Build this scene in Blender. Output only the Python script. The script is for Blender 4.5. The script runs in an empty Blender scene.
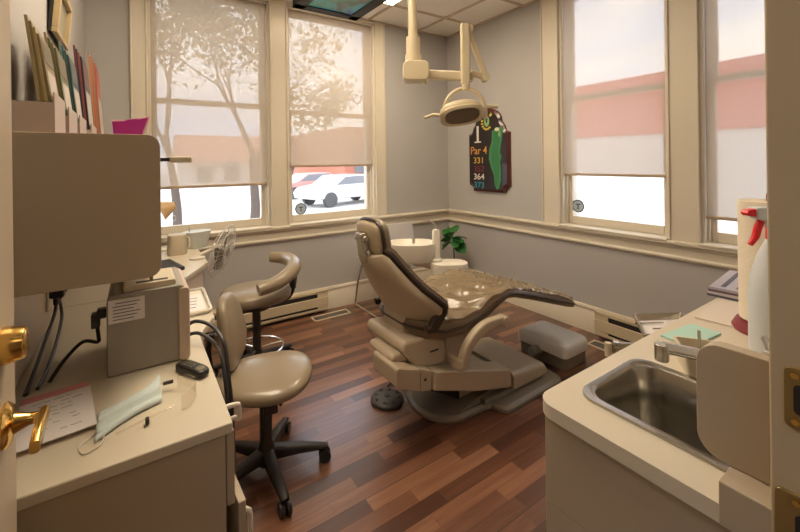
import bpy, bmesh, math, random
from mathutils import Vector, Matrix, noise
PI = math.pi
R = math.radians
col = bpy.context.scene.collection
XL, XB, YA, H = -0.27, 2.94, 3.38, 2.735      # left wall, right wall, back wall, ceiling height
YD = 0.13                                     # room face of the doorway wall

# ---------------------------------------------------------------- materials
def mat(name, c, rough=.5, metal=0, bump=0, bscale=60, coat=0, emis=None, es=1, var=0, trans=0, spec=.5, alpha=1):
    m = bpy.data.materials.new(name); m.use_nodes = True
    nt = m.node_tree; b = nt.nodes['Principled BSDF']
    b.inputs['Base Color'].default_value = (*c, 1)
    b.inputs['Roughness'].default_value = rough
    b.inputs['Metallic'].default_value = metal
    b.inputs['Coat Weight'].default_value = coat
    b.inputs['Transmission Weight'].default_value = trans
    b.inputs['Specular IOR Level'].default_value = spec
    b.inputs['Alpha'].default_value = alpha
    if emis:
        b.inputs['Emission Color'].default_value = (*emis, 1); b.inputs['Emission Strength'].default_value = es
    tc = nt.nodes.new('ShaderNodeTexCoord')
    n = nt.nodes.new('ShaderNodeTexNoise'); n.inputs['Scale'].default_value = bscale; n.inputs['Detail'].default_value = 4
    nt.links.new(tc.outputs['Object'], n.inputs['Vector'])
    if bump:
        bp = nt.nodes.new('ShaderNodeBump'); bp.inputs['Strength'].default_value = bump; bp.inputs['Distance'].default_value = .004
        nt.links.new(n.outputs['Fac'], bp.inputs['Height']); nt.links.new(bp.outputs['Normal'], b.inputs['Normal'])
    v = var or .04
    mx = nt.nodes.new('ShaderNodeMix'); mx.data_type = 'RGBA'
    mx.inputs[6].default_value = (*[x * (1 - v) for x in c], 1); mx.inputs[7].default_value = (*[min(1, x * (1 + v)) for x in c], 1)
    n2 = nt.nodes.new('ShaderNodeTexNoise'); n2.inputs['Scale'].default_value = 3; nt.links.new(tc.outputs['Object'], n2.inputs['Vector'])
    nt.links.new(n2.outputs['Fac'], mx.inputs[0]); nt.links.new(mx.outputs[2], b.inputs['Base Color'])
    return m

WALL = mat('wall_paint', (.455, .43, .41), .75, bump=.15, bscale=180)
TRIM = mat('trim_paint', (.66, .585, .465), .4, bump=.05, bscale=40)
CAB = mat('cabinet_laminate', (.46, .375, .27), .5, bump=.05, bscale=300)
TOP = mat('counter_laminate', (.66, .585, .46), .38)
BASEB = mat('baseboard_paint', (.72, .63, .49), .45)
HEAT = mat('heater_enamel', (.60, .49, .33), .4)
DARK = mat('dark_void', (.015, .013, .012), .6)
BLACK = mat('black_plastic', (.02, .018, .017), .4)
BROWNBK = mat('stool_black', (.03, .024, .02), .42)
VINYL = mat('vinyl_taupe', (.30, .235, .155), .3, bump=.06, bscale=200, coat=.25)
SHELL = mat('chair_shell', (.48, .385, .27), .38, coat=.1)
SHELL2 = mat('chair_base_cover', (.46, .38, .275), .35, coat=.15)
UPH = mat('chair_upholstery', (.16, .105, .06), .33, coat=.2)
UPHD = mat('chair_piping', (.04, .025, .015), .35)
UPHL = mat('headrest_panel', (.42, .33, .22), .5)
PLATE = mat('base_plate', (.22, .185, .14), .3, coat=.3)
WHITE = mat('white_plastic', (.72, .66, .56), .35)
CREAMP = mat('cream_plastic', (.66, .57, .42), .35)
LAMPC = mat('lamp_enamel', (.66, .56, .38), .35)
GREYP = mat('grey_plastic', (.33, .30, .25), .5)
CHROME = mat('chrome', (.72, .70, .66), .16, 1)
STEEL = mat('brushed_steel', (.56, .53, .47), .27, 1)
BRASS = mat('brass', (.80, .52, .16), .17, 1)
BRASSD = mat('brass_plate', (.40, .30, .14), .4, 1)
PAPER = mat('paper', (.82, .77, .76), .8)
INK = mat('ink', (.06, .05, .10), .7)
PINK = mat('pink_paper', (.78, .32, .32), .8)
MASKC = mat('mask_cloth', (.60, .68, .66), .85)
CYAN = mat('cyan_paper', (.46, .70, .62), .7)
MAGENTA = mat('magenta_plastic', (.42, .01, .26), .4)
RED = mat('red_plastic', (.80, .02, .03), .35)
MAROON = mat('maroon_plastic', (.24, .03, .04), .4)
BOTTLE = mat('bottle_plastic', (.66, .69, .72), .35)
TOWEL = mat('paper_towel', (.82, .72, .58), .95, bump=.4, bscale=120)
WOODR = mat('mahogany', (.085, .018, .012), .3, coat=.5)
SIGNB = mat('sign_board', (.014, .007, .007), .3, coat=.3)
GREEN = mat('fairway_green', (.03, .17, .06), .5, var=.3)
GREENL = mat('green_light', (.25, .42, .18), .5)
SAND = mat('sand_paint', (.65, .62, .42), .6)
LEAF = mat('leaf_green', (.03, .17, .03), .35, var=.3, coat=.3)
STEM = mat('stem_brown', (.10, .07, .03), .7)
YEL = mat('sign_yellow', (.60, .45, .05), .5)
ORA = mat('sign_orange', (.62, .27, .06), .5)
YOR = mat('sign_gold', (.55, .33, .05), .5)
DRED = mat('sign_red', (.16, .02, .03), .5)
SWHITE = mat('sign_white', (.72, .66, .58), .5)
SBLUE = mat('sign_blue', (.02, .25, .36), .5)
NAVY = mat('sticker_navy', (.03, .07, .14), .5)
STICKW = mat('sticker_pale', (.45, .52, .56), .5)
HALL = mat('hall_paint', (.35, .28, .20), .8)
CURBC = mat('concrete', (.5, .49, .46), .9, bump=.3, bscale=20)
ASPH = mat('pale_pavement', (.62, .62, .60), .9, bump=.3, bscale=10)
BARK = mat('bark', (.12, .09, .07), .9, bump=.6, bscale=12)
FOLI = mat('tree_leaves', (.30, .27, .14), .8, var=.3)
BWHITE = mat('painted_block', (.80, .79, .77), .85)
BRED = mat('red_cladding', (.60, .12, .10), .7)
BRICK = mat('brick_salmon', (.50, .20, .13), .85)
ROOFR = mat('roof_salmon', (.62, .30, .22), .85)
CARP = mat('car_silver', (.72, .73, .75), .25, .3, coat=.6)
GLD = mat('car_glass', (.22, .23, .25), .1)
TYRE = mat('tyre', (.10, .10, .10), .8)
AMBER = mat('amber_lens', (.16, .12, .08), .2)
SHADEC = mat('lampshade_tan', (.62, .42, .22), .6)

def band_wall(name, c1, c2, zsplit):
    """block wall whose lower part is painted one colour and whose upper part is clad in ribs of another"""
    m = mat(name, c1, .8); nt = m.node_tree; b = nt.nodes['Principled BSDF']
    tc = nt.nodes.new('ShaderNodeTexCoord'); sp = nt.nodes.new('ShaderNodeSeparateXYZ')
    nt.links.new(tc.outputs['Object'], sp.inputs[0])
    w = nt.nodes.new('ShaderNodeMath'); w.operation = 'PINGPONG'; w.inputs[1].default_value = .1; nt.links.new(sp.outputs['Z'], w.inputs[0])
    g = nt.nodes.new('ShaderNodeMath'); g.operation = 'LESS_THAN'; g.inputs[1].default_value = .012; nt.links.new(w.outputs[0], g.inputs[0])
    mx = nt.nodes.new('ShaderNodeMix'); mx.data_type = 'RGBA'; mx.inputs[6].default_value = (*c1, 1); mx.inputs[7].default_value = (*c2, 1)
    nt.links.new(g.outputs[0], mx.inputs[0]); nt.links.new(mx.outputs[2], b.inputs['Base Color'])
    return m
BREDR = band_wall('red_ribbed', (.66, .14, .12), (.45, .08, .07), 0)
BWHR = band_wall('white_block', (.80, .78, .75), (.62, .60, .57), 0)

# ceiling tiles
CEIL = mat('ceiling_tile', (.90, .85, .78), .9, bump=.5, bscale=220)

# floor planks
def floor_mat():
    m = bpy.data.materials.new('plank_floor'); m.use_nodes = True; nt = m.node_tree; b = nt.nodes['Principled BSDF']
    N = lambda t: nt.nodes.new(t)
    tc = N('ShaderNodeTexCoord'); mp = N('ShaderNodeMapping'); nt.links.new(tc.outputs['Object'], mp.inputs[0])
    br = N('ShaderNodeTexBrick'); br.offset = .37; br.offset_frequency = 2; br.squash = 1.35; br.squash_frequency = 3
    br.inputs['Color1'].default_value = (0, 0, 0, 1); br.inputs['Color2'].default_value = (1, 1, 1, 1); br.inputs['Mortar'].default_value = (.5, .5, .5, 1)
    br.inputs['Scale'].default_value = 1; br.inputs['Mortar Size'].default_value = 0.0006; br.inputs['Mortar Smooth'].default_value = 0
    br.inputs['Brick Width'].default_value = .46; br.inputs['Row Height'].default_value = .066
    nt.links.new(mp.outputs[0], br.inputs['Vector'])
    # stretched grain
    m2 = N('ShaderNodeMapping'); m2.inputs['Scale'].default_value = (1.6, 26, 1); nt.links.new(tc.outputs['Object'], m2.inputs[0])
    addv = N('ShaderNodeVectorMath'); addv.operation = 'MULTIPLY_ADD'
    nt.links.new(br.outputs['Color'], addv.inputs[0]); addv.inputs[1].default_value = (37, 19, 0); nt.links.new(m2.outputs[0], addv.inputs[2])
    g = N('ShaderNodeTexNoise'); g.inputs['Scale'].default_value = 1.6; g.inputs['Detail'].default_value = 6; g.inputs['Distortion'].default_value = .8
    nt.links.new(addv.outputs[0], g.inputs['Vector'])
    mix = N('ShaderNodeMath'); mix.operation = 'MULTIPLY_ADD'; mix.inputs[1].default_value = .62
    gs = N('ShaderNodeMath'); gs.operation = 'MULTIPLY'; gs.inputs[1].default_value = .42; nt.links.new(g.outputs['Fac'], gs.inputs[0])
    nt.links.new(br.outputs['Color'], mix.inputs[0]); nt.links.new(gs.outputs[0], mix.inputs[2])
    cr = N('ShaderNodeValToRGB'); e = cr.color_ramp.elements
    e[0].position = .05; e[0].color = (.055, .018, .010, 1); e[1].position = 1; e[1].color = (.42, .21, .115, 1)
    for p, c in ((.3, (.088, .034, .019, 1)), (.5, (.14, .055, .030, 1)), (.72, (.245, .108, .058, 1))):
        x = e.new(p); x.color = c
    nt.links.new(mix.outputs[0], cr.inputs[0])
    # board edges, a groove every third strip
    sp = N('ShaderNodeSeparateXYZ'); nt.links.new(tc.outputs['Object'], sp.inputs[0])
    pp = N('ShaderNodeMath'); pp.operation = 'PINGPONG'; pp.inputs[1].default_value = .099; nt.links.new(sp.outputs['Y'], pp.inputs[0])
    lt = N('ShaderNodeMath'); lt.operation = 'LESS_THAN'; lt.inputs[1].default_value = .0014; nt.links.new(pp.outputs[0], lt.inputs[0])
    mx = N('ShaderNodeMix'); mx.data_type = 'RGBA'; nt.links.new(lt.outputs[0], mx.inputs[0]); nt.links.new(cr.outputs[0], mx.inputs[6]); mx.inputs[7].default_value = (.03, .012, .007, 1)
    nt.links.new(mx.outputs[2], b.inputs['Base Color'])
    b.inputs['Roughness'].default_value = .3; b.inputs['Coat Weight'].default_value = .7; b.inputs['Coat Roughness'].default_value = .22
    bp = N('ShaderNodeBump'); bp.inputs['Strength'].default_value = .12; bp.inputs['Distance'].default_value = .002
    nt.links.new(g.outputs['Fac'], bp.inputs['Height']); nt.links.new(bp.outputs[0], b.inputs['Normal'])
    return m
FLOOR = floor_mat()

def glass_mat(name, tint, gloss):
    m = bpy.data.materials.new(name); m.use_nodes = True; nt = m.node_tree; nt.nodes.remove(nt.nodes['Principled BSDF'])
    t = nt.nodes.new('ShaderNodeBsdfTransparent'); t.inputs[0].default_value = (*tint, 1)
    g = nt.nodes.new('ShaderNodeBsdfGlossy'); g.inputs['Roughness'].default_value = .03
    f = nt.nodes.new('ShaderNodeLayerWeight'); f.inputs[0].default_value = .35
    ml = nt.nodes.new('ShaderNodeMath'); ml.operation = 'MULTIPLY_ADD'; ml.inputs[1].default_value = gloss; ml.inputs[2].default_value = .02; nt.links.new(f.outputs['Facing'], ml.inputs[0])
    mx = nt.nodes.new('ShaderNodeMixShader'); nt.links.new(ml.outputs[0], mx.inputs[0]); nt.links.new(t.outputs[0], mx.inputs[1]); nt.links.new(g.outputs[0], mx.inputs[2])
    nt.links.new(mx.outputs[0], nt.nodes['Material Output'].inputs[0])
    return m
GLASS = glass_mat('window_glass', (.97, .98, .98), .12)
CLEAR = glass_mat('clear_plastic', (.95, .93, .89), .30)

def shade_mat(nm, lo, hi, dc, tcol):
    m = bpy.data.materials.new(nm); m.use_nodes = True; nt = m.node_tree; nt.nodes.remove(nt.nodes['Principled BSDF'])
    N = lambda t: nt.nodes.new(t)
    t = N('ShaderNodeBsdfTransparent'); t.inputs[0].default_value = (.98, .96, .94, 1)
    d = N('ShaderNodeBsdfDiffuse'); d.inputs[0].default_value = (*dc, 1)
    tl = N('ShaderNodeBsdfTranslucent'); tl.inputs[0].default_value = (*tcol, 1)
    a = N('ShaderNodeAddShader'); nt.links.new(d.outputs[0], a.inputs[0]); nt.links.new(tl.outputs[0], a.inputs[1])
    tc = N('ShaderNodeTexCoord'); w1 = N('ShaderNodeTexNoise'); w1.inputs['Scale'].default_value = 8
    mp = N('ShaderNodeMapping'); mp.inputs['Scale'].default_value = (20, 20, 1.5); nt.links.new(tc.outputs['Object'], mp.inputs[0]); nt.links.new(mp.outputs[0], w1.inputs['Vector'])
    mr = N('ShaderNodeMapRange'); mr.inputs['From Min'].default_value = .3; mr.inputs['From Max'].default_value = .7
    mr.inputs['To Min'].default_value = lo; mr.inputs['To Max'].default_value = hi; nt.links.new(w1.outputs['Fac'], mr.inputs['Value'])
    mx = N('ShaderNodeMixShader'); nt.links.new(mr.outputs[0], mx.inputs[0]); nt.links.new(t.outputs[0], mx.inputs[1]); nt.links.new(a.outputs[0], mx.inputs[2])
    nt.links.new(mx.outputs[0], nt.nodes['Material Output'].inputs[0])
    return m
SHADE = {'A': shade_mat('shade_mesh_tan', .625, .64, (.47, .40, .32), (.18, .16, .14)), 'B': shade_mat('shade_mesh_sheer', .565, .575, (.50, .45, .40), (.16, .15, .14))}
SHADEBAR = mat('shade_bar', (.42, .31, .20), .6)

def film_mat():
    m = bpy.data.materials.new('plastic_film'); m.use_nodes = True; nt = m.node_tree; b = nt.nodes['Principled BSDF']
    N = lambda t: nt.nodes.new(t)
    b.inputs['Base Color'].default_value = (.31, .23, .14, 1); b.inputs['Roughness'].default_value = .18; b.inputs['Coat Weight'].default_value = .5; b.inputs['Coat Roughness'].default_value = .12
    t = N('ShaderNodeBsdfTransparent'); t.inputs[0].default_value = (.9, .84, .74, 1)
    mx = N('ShaderNodeMixShader'); mx.inputs[0].default_value = .72
    nt.links.new(t.outputs[0], mx.inputs[1]); nt.links.new(b.outputs[0], mx.inputs[2]); nt.links.new(mx.outputs[0], nt.nodes['Material Output'].inputs[0])
    return m
FILM = film_mat()

def screen_mat():
    m = bpy.data.materials.new('screen_picture'); m.use_nodes = True; nt = m.node_tree; b = nt.nodes['Principled BSDF']
    N = lambda t: nt.nodes.new(t)
    tc = N('ShaderNodeTexCoord'); mp = N('ShaderNodeMapping'); mp.inputs['Scale'].default_value = (4, 5, 1); nt.links.new(tc.outputs['Object'], mp.inputs[0])
    n = N('ShaderNodeTexNoise'); n.inputs['Scale'].default_value = 1.1; n.inputs['Detail'].default_value = 3; n.inputs['Distortion'].default_value = 1.2; nt.links.new(mp.outputs[0], n.inputs['Vector'])
    cr = N('ShaderNodeValToRGB'); e = cr.color_ramp.elements
    e[0].position = .36; e[0].color = (.01, .015, .03, 1); e[1].position = .66; e[1].color = (.12, .10, .07, 1)
    for p, c in ((.43, (.0, .10, .30, 1)), (.49, (.0, .30, .24, 1)), (.54, (.06, .22, .10, 1)), (.60, (.03, .02, .02, 1))):
        x = e.new(p); x.color = c
    nt.links.new(n.outputs['Fac'], cr.inputs[0]); nt.links.new(cr.outputs[0], b.inputs['Emission Color']); b.inputs['Emission Strength'].default_value = .22
    b.inputs['Base Color'].default_value = (.01, .01, .01, 1); b.inputs['Roughness'].default_value = .35
    return m
SCREEN = screen_mat()
PANEL = mat('light_diffuser', (.9, .85, .7), .6, emis=(1, .84, .62), es=8)

# ---------------------------------------------------------------- geometry
class M:
    def __init__(s): s.bm = bmesh.new()
    def face(s, vs):
        try: return s.bm.faces.new(vs)
        except ValueError: return None
    def box(s, x0, x1, y0, y1, z0, z1, mtx=None):
        vs = []
        for z in (z0, z1):
            for x, y in ((x0, y0), (x1, y0), (x1, y1), (x0, y1)):
                p = Vector((x, y, z)); vs.append(s.bm.verts.new(mtx @ p if mtx else p))
        for f in ((0, 3, 2, 1), (4, 5, 6, 7), (0, 1, 5, 4), (1, 2, 6, 5), (2, 3, 7, 6), (3, 0, 4, 7)): s.face([vs[i] for i in f])
        return s
    def loft(s, rings, cap=True, closed=True):
        rr = [[s.bm.verts.new(Vector(p)) for p in r] for r in rings]
        n = len(rr[0])
        for a, b in zip(rr, rr[1:]):
            for i in range(n if closed else n - 1): s.face([a[i], a[(i + 1) % n], b[(i + 1) % n], b[i]])
        if cap and closed: s.face(rr[0][::-1]); s.face(rr[-1])
        return s
    def prism(s, poly, ax, a, b):
        f = {'x': lambda p, t: (t, p[0], p[1]), 'y': lambda p, t: (p[0], t, p[1]), 'z': lambda p, t: (p[0], p[1], t)}[ax]
        return s.loft([[f(p, a) for p in poly], [f(p, b) for p in poly]])
    def tube(s, pts, r, n=10, smooth=0, cap=True, closed=False):
        pts = [Vector(p) for p in pts]
        rs = list(r) if isinstance(r, (list, tuple)) else [r] * len(pts)
        if smooth:
            q, rq = [], []
            L = len(pts)
            for i in range(L if closed else L - 1):
                g = (lambda k: pts[k % L]) if closed else (lambda k: pts[max(0, min(L - 1, k))])
                p0, p1, p2, p3 = g(i - 1), g(i), g(i + 1), g(i + 2)
                for k in range(smooth):
                    t = k / smooth
                    q.append(.5 * ((2 * p1) + (p2 - p0) * t + (2 * p0 - 5 * p1 + 4 * p2 - p3) * t * t + (3 * p1 - p0 - 3 * p2 + p3) * t ** 3))
                    rq.append(rs[i] + (rs[(i + 1) % L] - rs[i]) * t)
            if not closed: q.append(pts[-1]); rq.append(rs[-1])
            pts, rs = q, rq
        L = len(pts); rings = []; up = None
        for i, p in enumerate(pts):
            if closed: t = (pts[(i + 1) % L] - pts[i - 1]).normalized()
            else: t = (pts[min(L - 1, i + 1)] - pts[max(0, i - 1)]).normalized()
            if up is None: up = Vector((0, 0, 1)) if abs(t.z) < .9 else Vector((1, 0, 0))
            u = (up - t * up.dot(t)).normalized(); v = t.cross(u); up = u
            rings.append([p + (u * math.cos(2 * PI * k / n) + v * math.sin(2 * PI * k / n)) * rs[i] for k in range(n)])
        if closed: rings.append(rings[0]); cap = False
        return s.loft(rings, cap)
    def cyl(s, p, q, r, r2=None, n=20): return s.tube([p, q], [r, r if r2 is None else r2], n)
    def lathe(s, prof, c=(0, 0, 0), n=28, mtx=None, sx=1, sy=1):
        rings = []
        for r, z in prof:
            ring = [Vector((c[0] + sx * max(r, 1e-4) * math.cos(2 * PI * k / n), c[1] + sy * max(r, 1e-4) * math.sin(2 * PI * k / n), c[2] + z)) for k in range(n)]
            rings.append([mtx @ p for p in ring] if mtx else ring)
        return s.loft(rings)
    def sell(s, c, r, e1=.6, e2=.6, mtx=None, nu=28, nv=14, fn=None):
        def pw(x, e): return math.copysign(abs(x) ** e, x)
        rings = []
        for j in range(nv + 1):
            v = -PI / 2 + PI * j / nv; v = max(-PI / 2 + 1e-3, min(PI / 2 - 1e-3, v)); ring = []
            for i in range(nu):
                u = 2 * PI * i / nu
                p = Vector((r[0] * pw(math.cos(v), e1) * pw(math.cos(u), e2), r[1] * pw(math.cos(v), e1) * pw(math.sin(u), e2), r[2] * pw(math.sin(v), e1)))
                if fn: p = fn(p)
                if mtx: p = mtx @ p
                ring.append(p + Vector(c))
            rings.append(ring)
        return s.loft(rings)
    def build(s, name, m, parent=None, bev=0, seg=2, sharp=38, ss=0, solid=0):
        bmesh.ops.recalc_face_normals(s.bm, faces=s.bm.faces)
        me = bpy.data.meshes.new(name)
        for f in s.bm.faces: f.smooth = True
        lim = R(sharp)
        for e in s.bm.edges:
            if len(e.link_faces) == 2 and e.calc_face_angle(0) > lim: e.smooth = False
        s.bm.to_mesh(me); s.bm.free(); me.materials.append(m)
        o = bpy.data.objects.new(name, me); col.objects.link(o)
        if solid:
            k = o.modifiers.new('solid', 'SOLIDIFY'); k.thickness = solid; k.offset = 0
        if bev:
            k = o.modifiers.new('bevel', 'BEVEL'); k.width = bev; k.segments = seg; k.limit_method = 'ANGLE'; k.angle_limit = R(30); k.harden_normals = False
            for p in me.polygons: p.use_smooth = True
            for e in me.edges: e.use_edge_sharp = False
            k2 = o.modifiers.new('wn', 'WEIGHTED_NORMAL'); k2.keep_sharp = True
        if ss:
            k = o.modifiers.new('ss', 'SUBSURF'); k.levels = ss; k.render_levels = ss
        if parent: o.parent = parent
        return o

def tag(o, label=None, cat=None, group=None, kind=None):
    if label: o['label'] = label
    if cat: o['category'] = cat
    if group: o['group'] = group
    if kind: o['kind'] = kind
    return o
def thing(name, label, cat, loc=(0, 0, 0), rz=0, group=None):
    o = bpy.data.objects.new(name, None); col.objects.link(o); o.location = loc; o.rotation_euler = (0, 0, rz); o.empty_display_size = .1
    return tag(o, label, cat, group)
def struct(o): o['kind'] = 'structure'; return o
def rrect(x0, x1, y0, y1, r, n=6, corners=(1, 1, 1, 1)):
    """rounded rectangle outline; corners = (x0y0, x1y0, x1y1, x0y1)"""
    out = []
    for (cx, cy, a, on) in ((x0 + r, y0 + r, 180, corners[0]), (x1 - r, y0 + r, 270, corners[1]), (x1 - r, y1 - r, 0, corners[2]), (x0 + r, y1 - r, 90, corners[3])):
        if on:
            for k in range(n + 1): t = R(a + 90 * k / n); out.append((cx + r * math.cos(t), cy + r * math.sin(t)))
        else:
            out.append((x0 if a in (180, 90) else x1, y0 if a in (180, 270) else y1))
    return out
def text_mesh(body, size, m, mtx, name, parent, ext=.0008, bold=0, align='CENTER'):
    cu = bpy.data.curves.new(name, 'FONT'); cu.body = body; cu.size = size; cu.extrude = ext; cu.offset = bold; cu.align_x = align; cu.align_y = 'CENTER'
    t = bpy.data.objects.new(name, cu)
    col.objects.link(t); bpy.context.view_layer.update()
    me = bpy.data.meshes.new_from_object(t.evaluated_get(bpy.context.evaluated_depsgraph_get()))
    bpy.data.objects.remove(t)
    me.transform(mtx); me.materials.clear(); me.materials.append(m)
    o = bpy.data.objects.new(name, me); col.objects.link(o); o.parent = parent
    return o
def frame(x, y, z, o):
    """matrix whose columns are the three axes"""
    m = Matrix((Vector(x), Vector(y), Vector(z))).transposed().to_4x4(); m.translation = Vector(o); return m

# ================================================================ SETTING
struct(M().box(XL - .1, XB + .2, -2.2, YA + .2, -.1, 0).build('floor', FLOOR))
# window openings: (u0, u1, z0, z1)
WZ0, WZ1 = .81, 2.712
WA = [(.085, .955), (1.105, 1.985)]
WB = [(1.16, 1.96), (.21, .985)]
w = M(); T = .2
w.box(XL - .1, XB + T, YA, YA + T, -.1, WZ0); w.box(XL - .1, XB + T, YA, YA + T, WZ1, H + .1)
for a, b in ((XL - .1, WA[0][0]), (WA[0][1], WA[1][0]), (WA[1][1], XB + T)): w.box(a, b, YA, YA + T, WZ0, WZ1)
struct(w.build('wall_back', WALL))
w = M()
w.box(XB, XB + T, -.02, YA, -.1, WZ0); w.box(XB, XB + T, -.02, YA, WZ1, H + .1)
for a, b in ((-.02, WB[1][0]), (WB[1][1], WB[0][0]), (WB[0][1], YA)): w.box(XB, XB + T, a, b, WZ0, WZ1)
struct(w.build('wall_right', WALL))
struct(M().box(XL - .1, XL, -.02, YA, -.1, H + .1).build('wall_left', WALL))
JX = .588                                       # face of the right door jamb
w = M(); w.box(JX + .02, XB, 0, YD - .01, 0, H); w.box(XL, -.235, 0, YD - .01, 0, H); w.box(-.235, JX + .02, 0, YD - .01, 2.07, H)
struct(w.build('wall_front', WALL))
# hall behind the camera
struct(M().box(-.9, -.8, -2.2, -.02, 0, H).box(-.9, XL - .1, -.02, .0, 0, H).build('wall_hall_left', HALL))
struct(M().box(1.6, 1.7, -2.2, -.02, 0, H).box(1.6, XB, -.02, -.001, 0, H).build('wall_hall_right', HALL))
struct(M().box(-.9, 1.7, -2.3, -2.2, 0, H).build('wall_hall_back', HALL))
# ceiling: grid of tiles with metal runners
c = M(); c.box(XL - .1, XB + T, -2.3, YA + T, H + .012, H + .1)
ceil = struct(c.build('ceiling', CEIL))
g = M(); x = 2.53
gx = [2.53 - .61 * k for k in range(5)]; gy = [2.925 - .61 * k for k in range(9)]
for x in gx:
    if x > XL: g.box(x - .011, x + .011, -2.2 if x < 1.6 else YD, YA, H - .001, H + .012)
for y in gy: g.box(XL if y > 0 else -.8, XB if y > YD else 1.6, y - .011, y + .011, H - .002, H + .011)
g.box(XL, XB, YA - .022, YA, H - .001, H + .01).box(XB - .022, XB, YD, YA, H - .001, H + .01)
struct(g.build('ceiling_grid', mat('grid_metal', (.60, .48, .36), .5), ceil))

# trims ------------------------------------------------------------
def railprof(o, d):  # profile in (out, z): apron + bead + cap
    return [(0, .675), (.012, .675), (.026, .69), (.026, .70), (.018, .71), (.018, .755), (.028, .765), (.028, .775), (.05, .785), (.052, .80), (.045, .808), (0, .808)]
pr = railprof(0, 0)
m = M(); m.loft([[(XL, YA - a, z) for a, z in pr], [(XB - 0, YA - a, z) for a, z in pr]]); struct(m.build('trim_1', TRIM))
m = M(); m.loft([[(XB - a, YD, z) for a, z in pr], [(XB - a, YA, z) for a, z in pr]]); struct(m.build('trim_2', TRIM))
bp = [(0, 0), (.02, 0), (.02, .15), (.014, .158), (.014, .178), (.022, .184), (.016, .20), (0, .204)]
m = M(); m.loft([[(XL, YA - a, z) for a, z in bp], [(XB, YA - a, z) for a, z in bp]]); struct(m.build('baseboard_back', BASEB))
m = M(); m.loft([[(XB - a, YD, z) for a, z in bp], [(XB - a, YA, z) for a, z in bp]]); struct(m.build('baseboard_right', BASEB))

def W3(side):
    if side == 'A': return lambda u0, u1, v0, v1, z0, z1: (u0, u1, YA + v0, YA + v1, z0, z1)
    return lambda u0, u1, v0, v1, z0, z1: (XB + v0, XB + v1, u0, u1, z0, z1)
wn = 0
def window(side, u0, u1, mid, shade_z, label, su0=None, su1=None):
    global wn
    wn += 1; B = W3(side)
    root = struct(thing('window_%d' % wn, None, None))
    f = M(); t = .018
    f.box(*B(u0 - .001, u0 + t, -.004, T, WZ0, WZ1)).box(*B(u1 - t, u1 + .001, -.004, T, WZ0, WZ1)).box(*B(u0, u1, -.004, T, WZ1 - t, WZ1)).box(*B(u0, u1, .05, T + .03, WZ0 - .02, WZ0 + .006))
    for a, b in ((u0 + t, u0 + t + .014), (u1 - t - .014, u1 - t)): f.box(*B(a, b, .035, .058, WZ0, WZ1))
    f.build('window_frame', TRIM, root, bev=.002)
    M().box(*B(u0 - .0, u1 + .0, -.055, .06, WZ0 - .012, WZ0 + .006)).build('window_sill', TRIM, root, bev=.006)
    a, b = u0 + t, u1 - t; s = .042
    lo = M().box(*B(a, a + s, .062, .095, WZ0, mid + .02)).box(*B(b - s, b, .062, .095, WZ0, mid + .02)).box(*B(a + s, b - s, .062, .095, WZ0 + .006, WZ0 + .07)).box(*B(a + s, b - s, .062, .095, mid - .02, mid + .02))
    lo = lo.build('lower_sash', TRIM, root, bev=.004)
    M().box(*B(a + s, b - s, .077, .081, WZ0 + .07, mid - .02)).build('glass_pane', GLASS, lo)
    up = M().box(*B(a, a + s, .1, .133, mid - .02, WZ1)).box(*B(b - s, b, .1, .133, mid - .02, WZ1)).box(*B(a + s, b - s, .1, .133, mid - .018, mid + .022)).box(*B(a + s, b - s, .1, .133, WZ1 - .05, WZ1))
    up = up.build('upper_sash', TRIM, root, bev=.004)
    M().box(*B(a + s, b - s, .115, .119, mid + .022, WZ1 - .07)).build('glass_pane', GLASS, up)
    sh = thing('roller_shade', label, 'window shade')
    a += .002; b -= .002
    M().box(*B(a + .003, b - .003, .0195, .0205, shade_z + .01, WZ1 - .022)).build('shade_fabric', SHADE[side], sh)
    M().box(*B(a, b, .012, .028, shade_z - .008, shade_z + .012)).build('bottom_bar', SHADEBAR, sh, bev=.004)
    ax = 'x' if side == 'A' else 'y'
    p, q = ((a, YA + .042, WZ1 - .036), (b, YA + .042, WZ1 - .036)) if side == 'A' else ((XB + .042, a, WZ1 - .036), (XB + .042, b, WZ1 - .036))
    M().cyl(p, q, .016).build('roller_tube', SHADEBAR, sh)
    return root
window('A', *WA[0], 1.83, 1.17, 'tan see-through roller shade in the tree-side window above the fan, pulled lowest on that wall')
window('A', *WA[1], 1.80, 1.315, 'tan see-through roller shade in the window behind the head of the dental chair')
window('B', *WB[0], 1.845, 1.222, 'sheer roller shade in the window beside the golf sign')
window('B', *WB[1], 1.835, .972, 'sheer roller shade above the paper towel roll, reaching almost to the sill')
# casings
m = M()
for a, b in ((-.018, .085), (.955, 1.105), (1.985, 2.10)):
    m.box(a, b, YA - .02, YA, .80, H); m.box(a, a + .012, YA - .03, YA - .02, .81, H); m.box(b - .012, b, YA - .03, YA - .02, .81, H)
m.box(-.018, 2.10, YA - .021, YA, WZ1, H); struct(m.build('trim_3', TRIM, bev=.003))
m = M()
for a, b in ((.13, .21), (.985, 1.16), (1.96, 2.125)):
    m.box(XB - .02, XB, a, b, .80, H); m.box(XB - .03, XB - .02, a, a + .012, .81, H); m.box(XB - .03, XB - .02, b - .012, b, .81, H)
m.box(XB - .021, XB, .13, 2.125, WZ1, H); struct(m.build('trim_4', TRIM, bev=.003))
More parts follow.
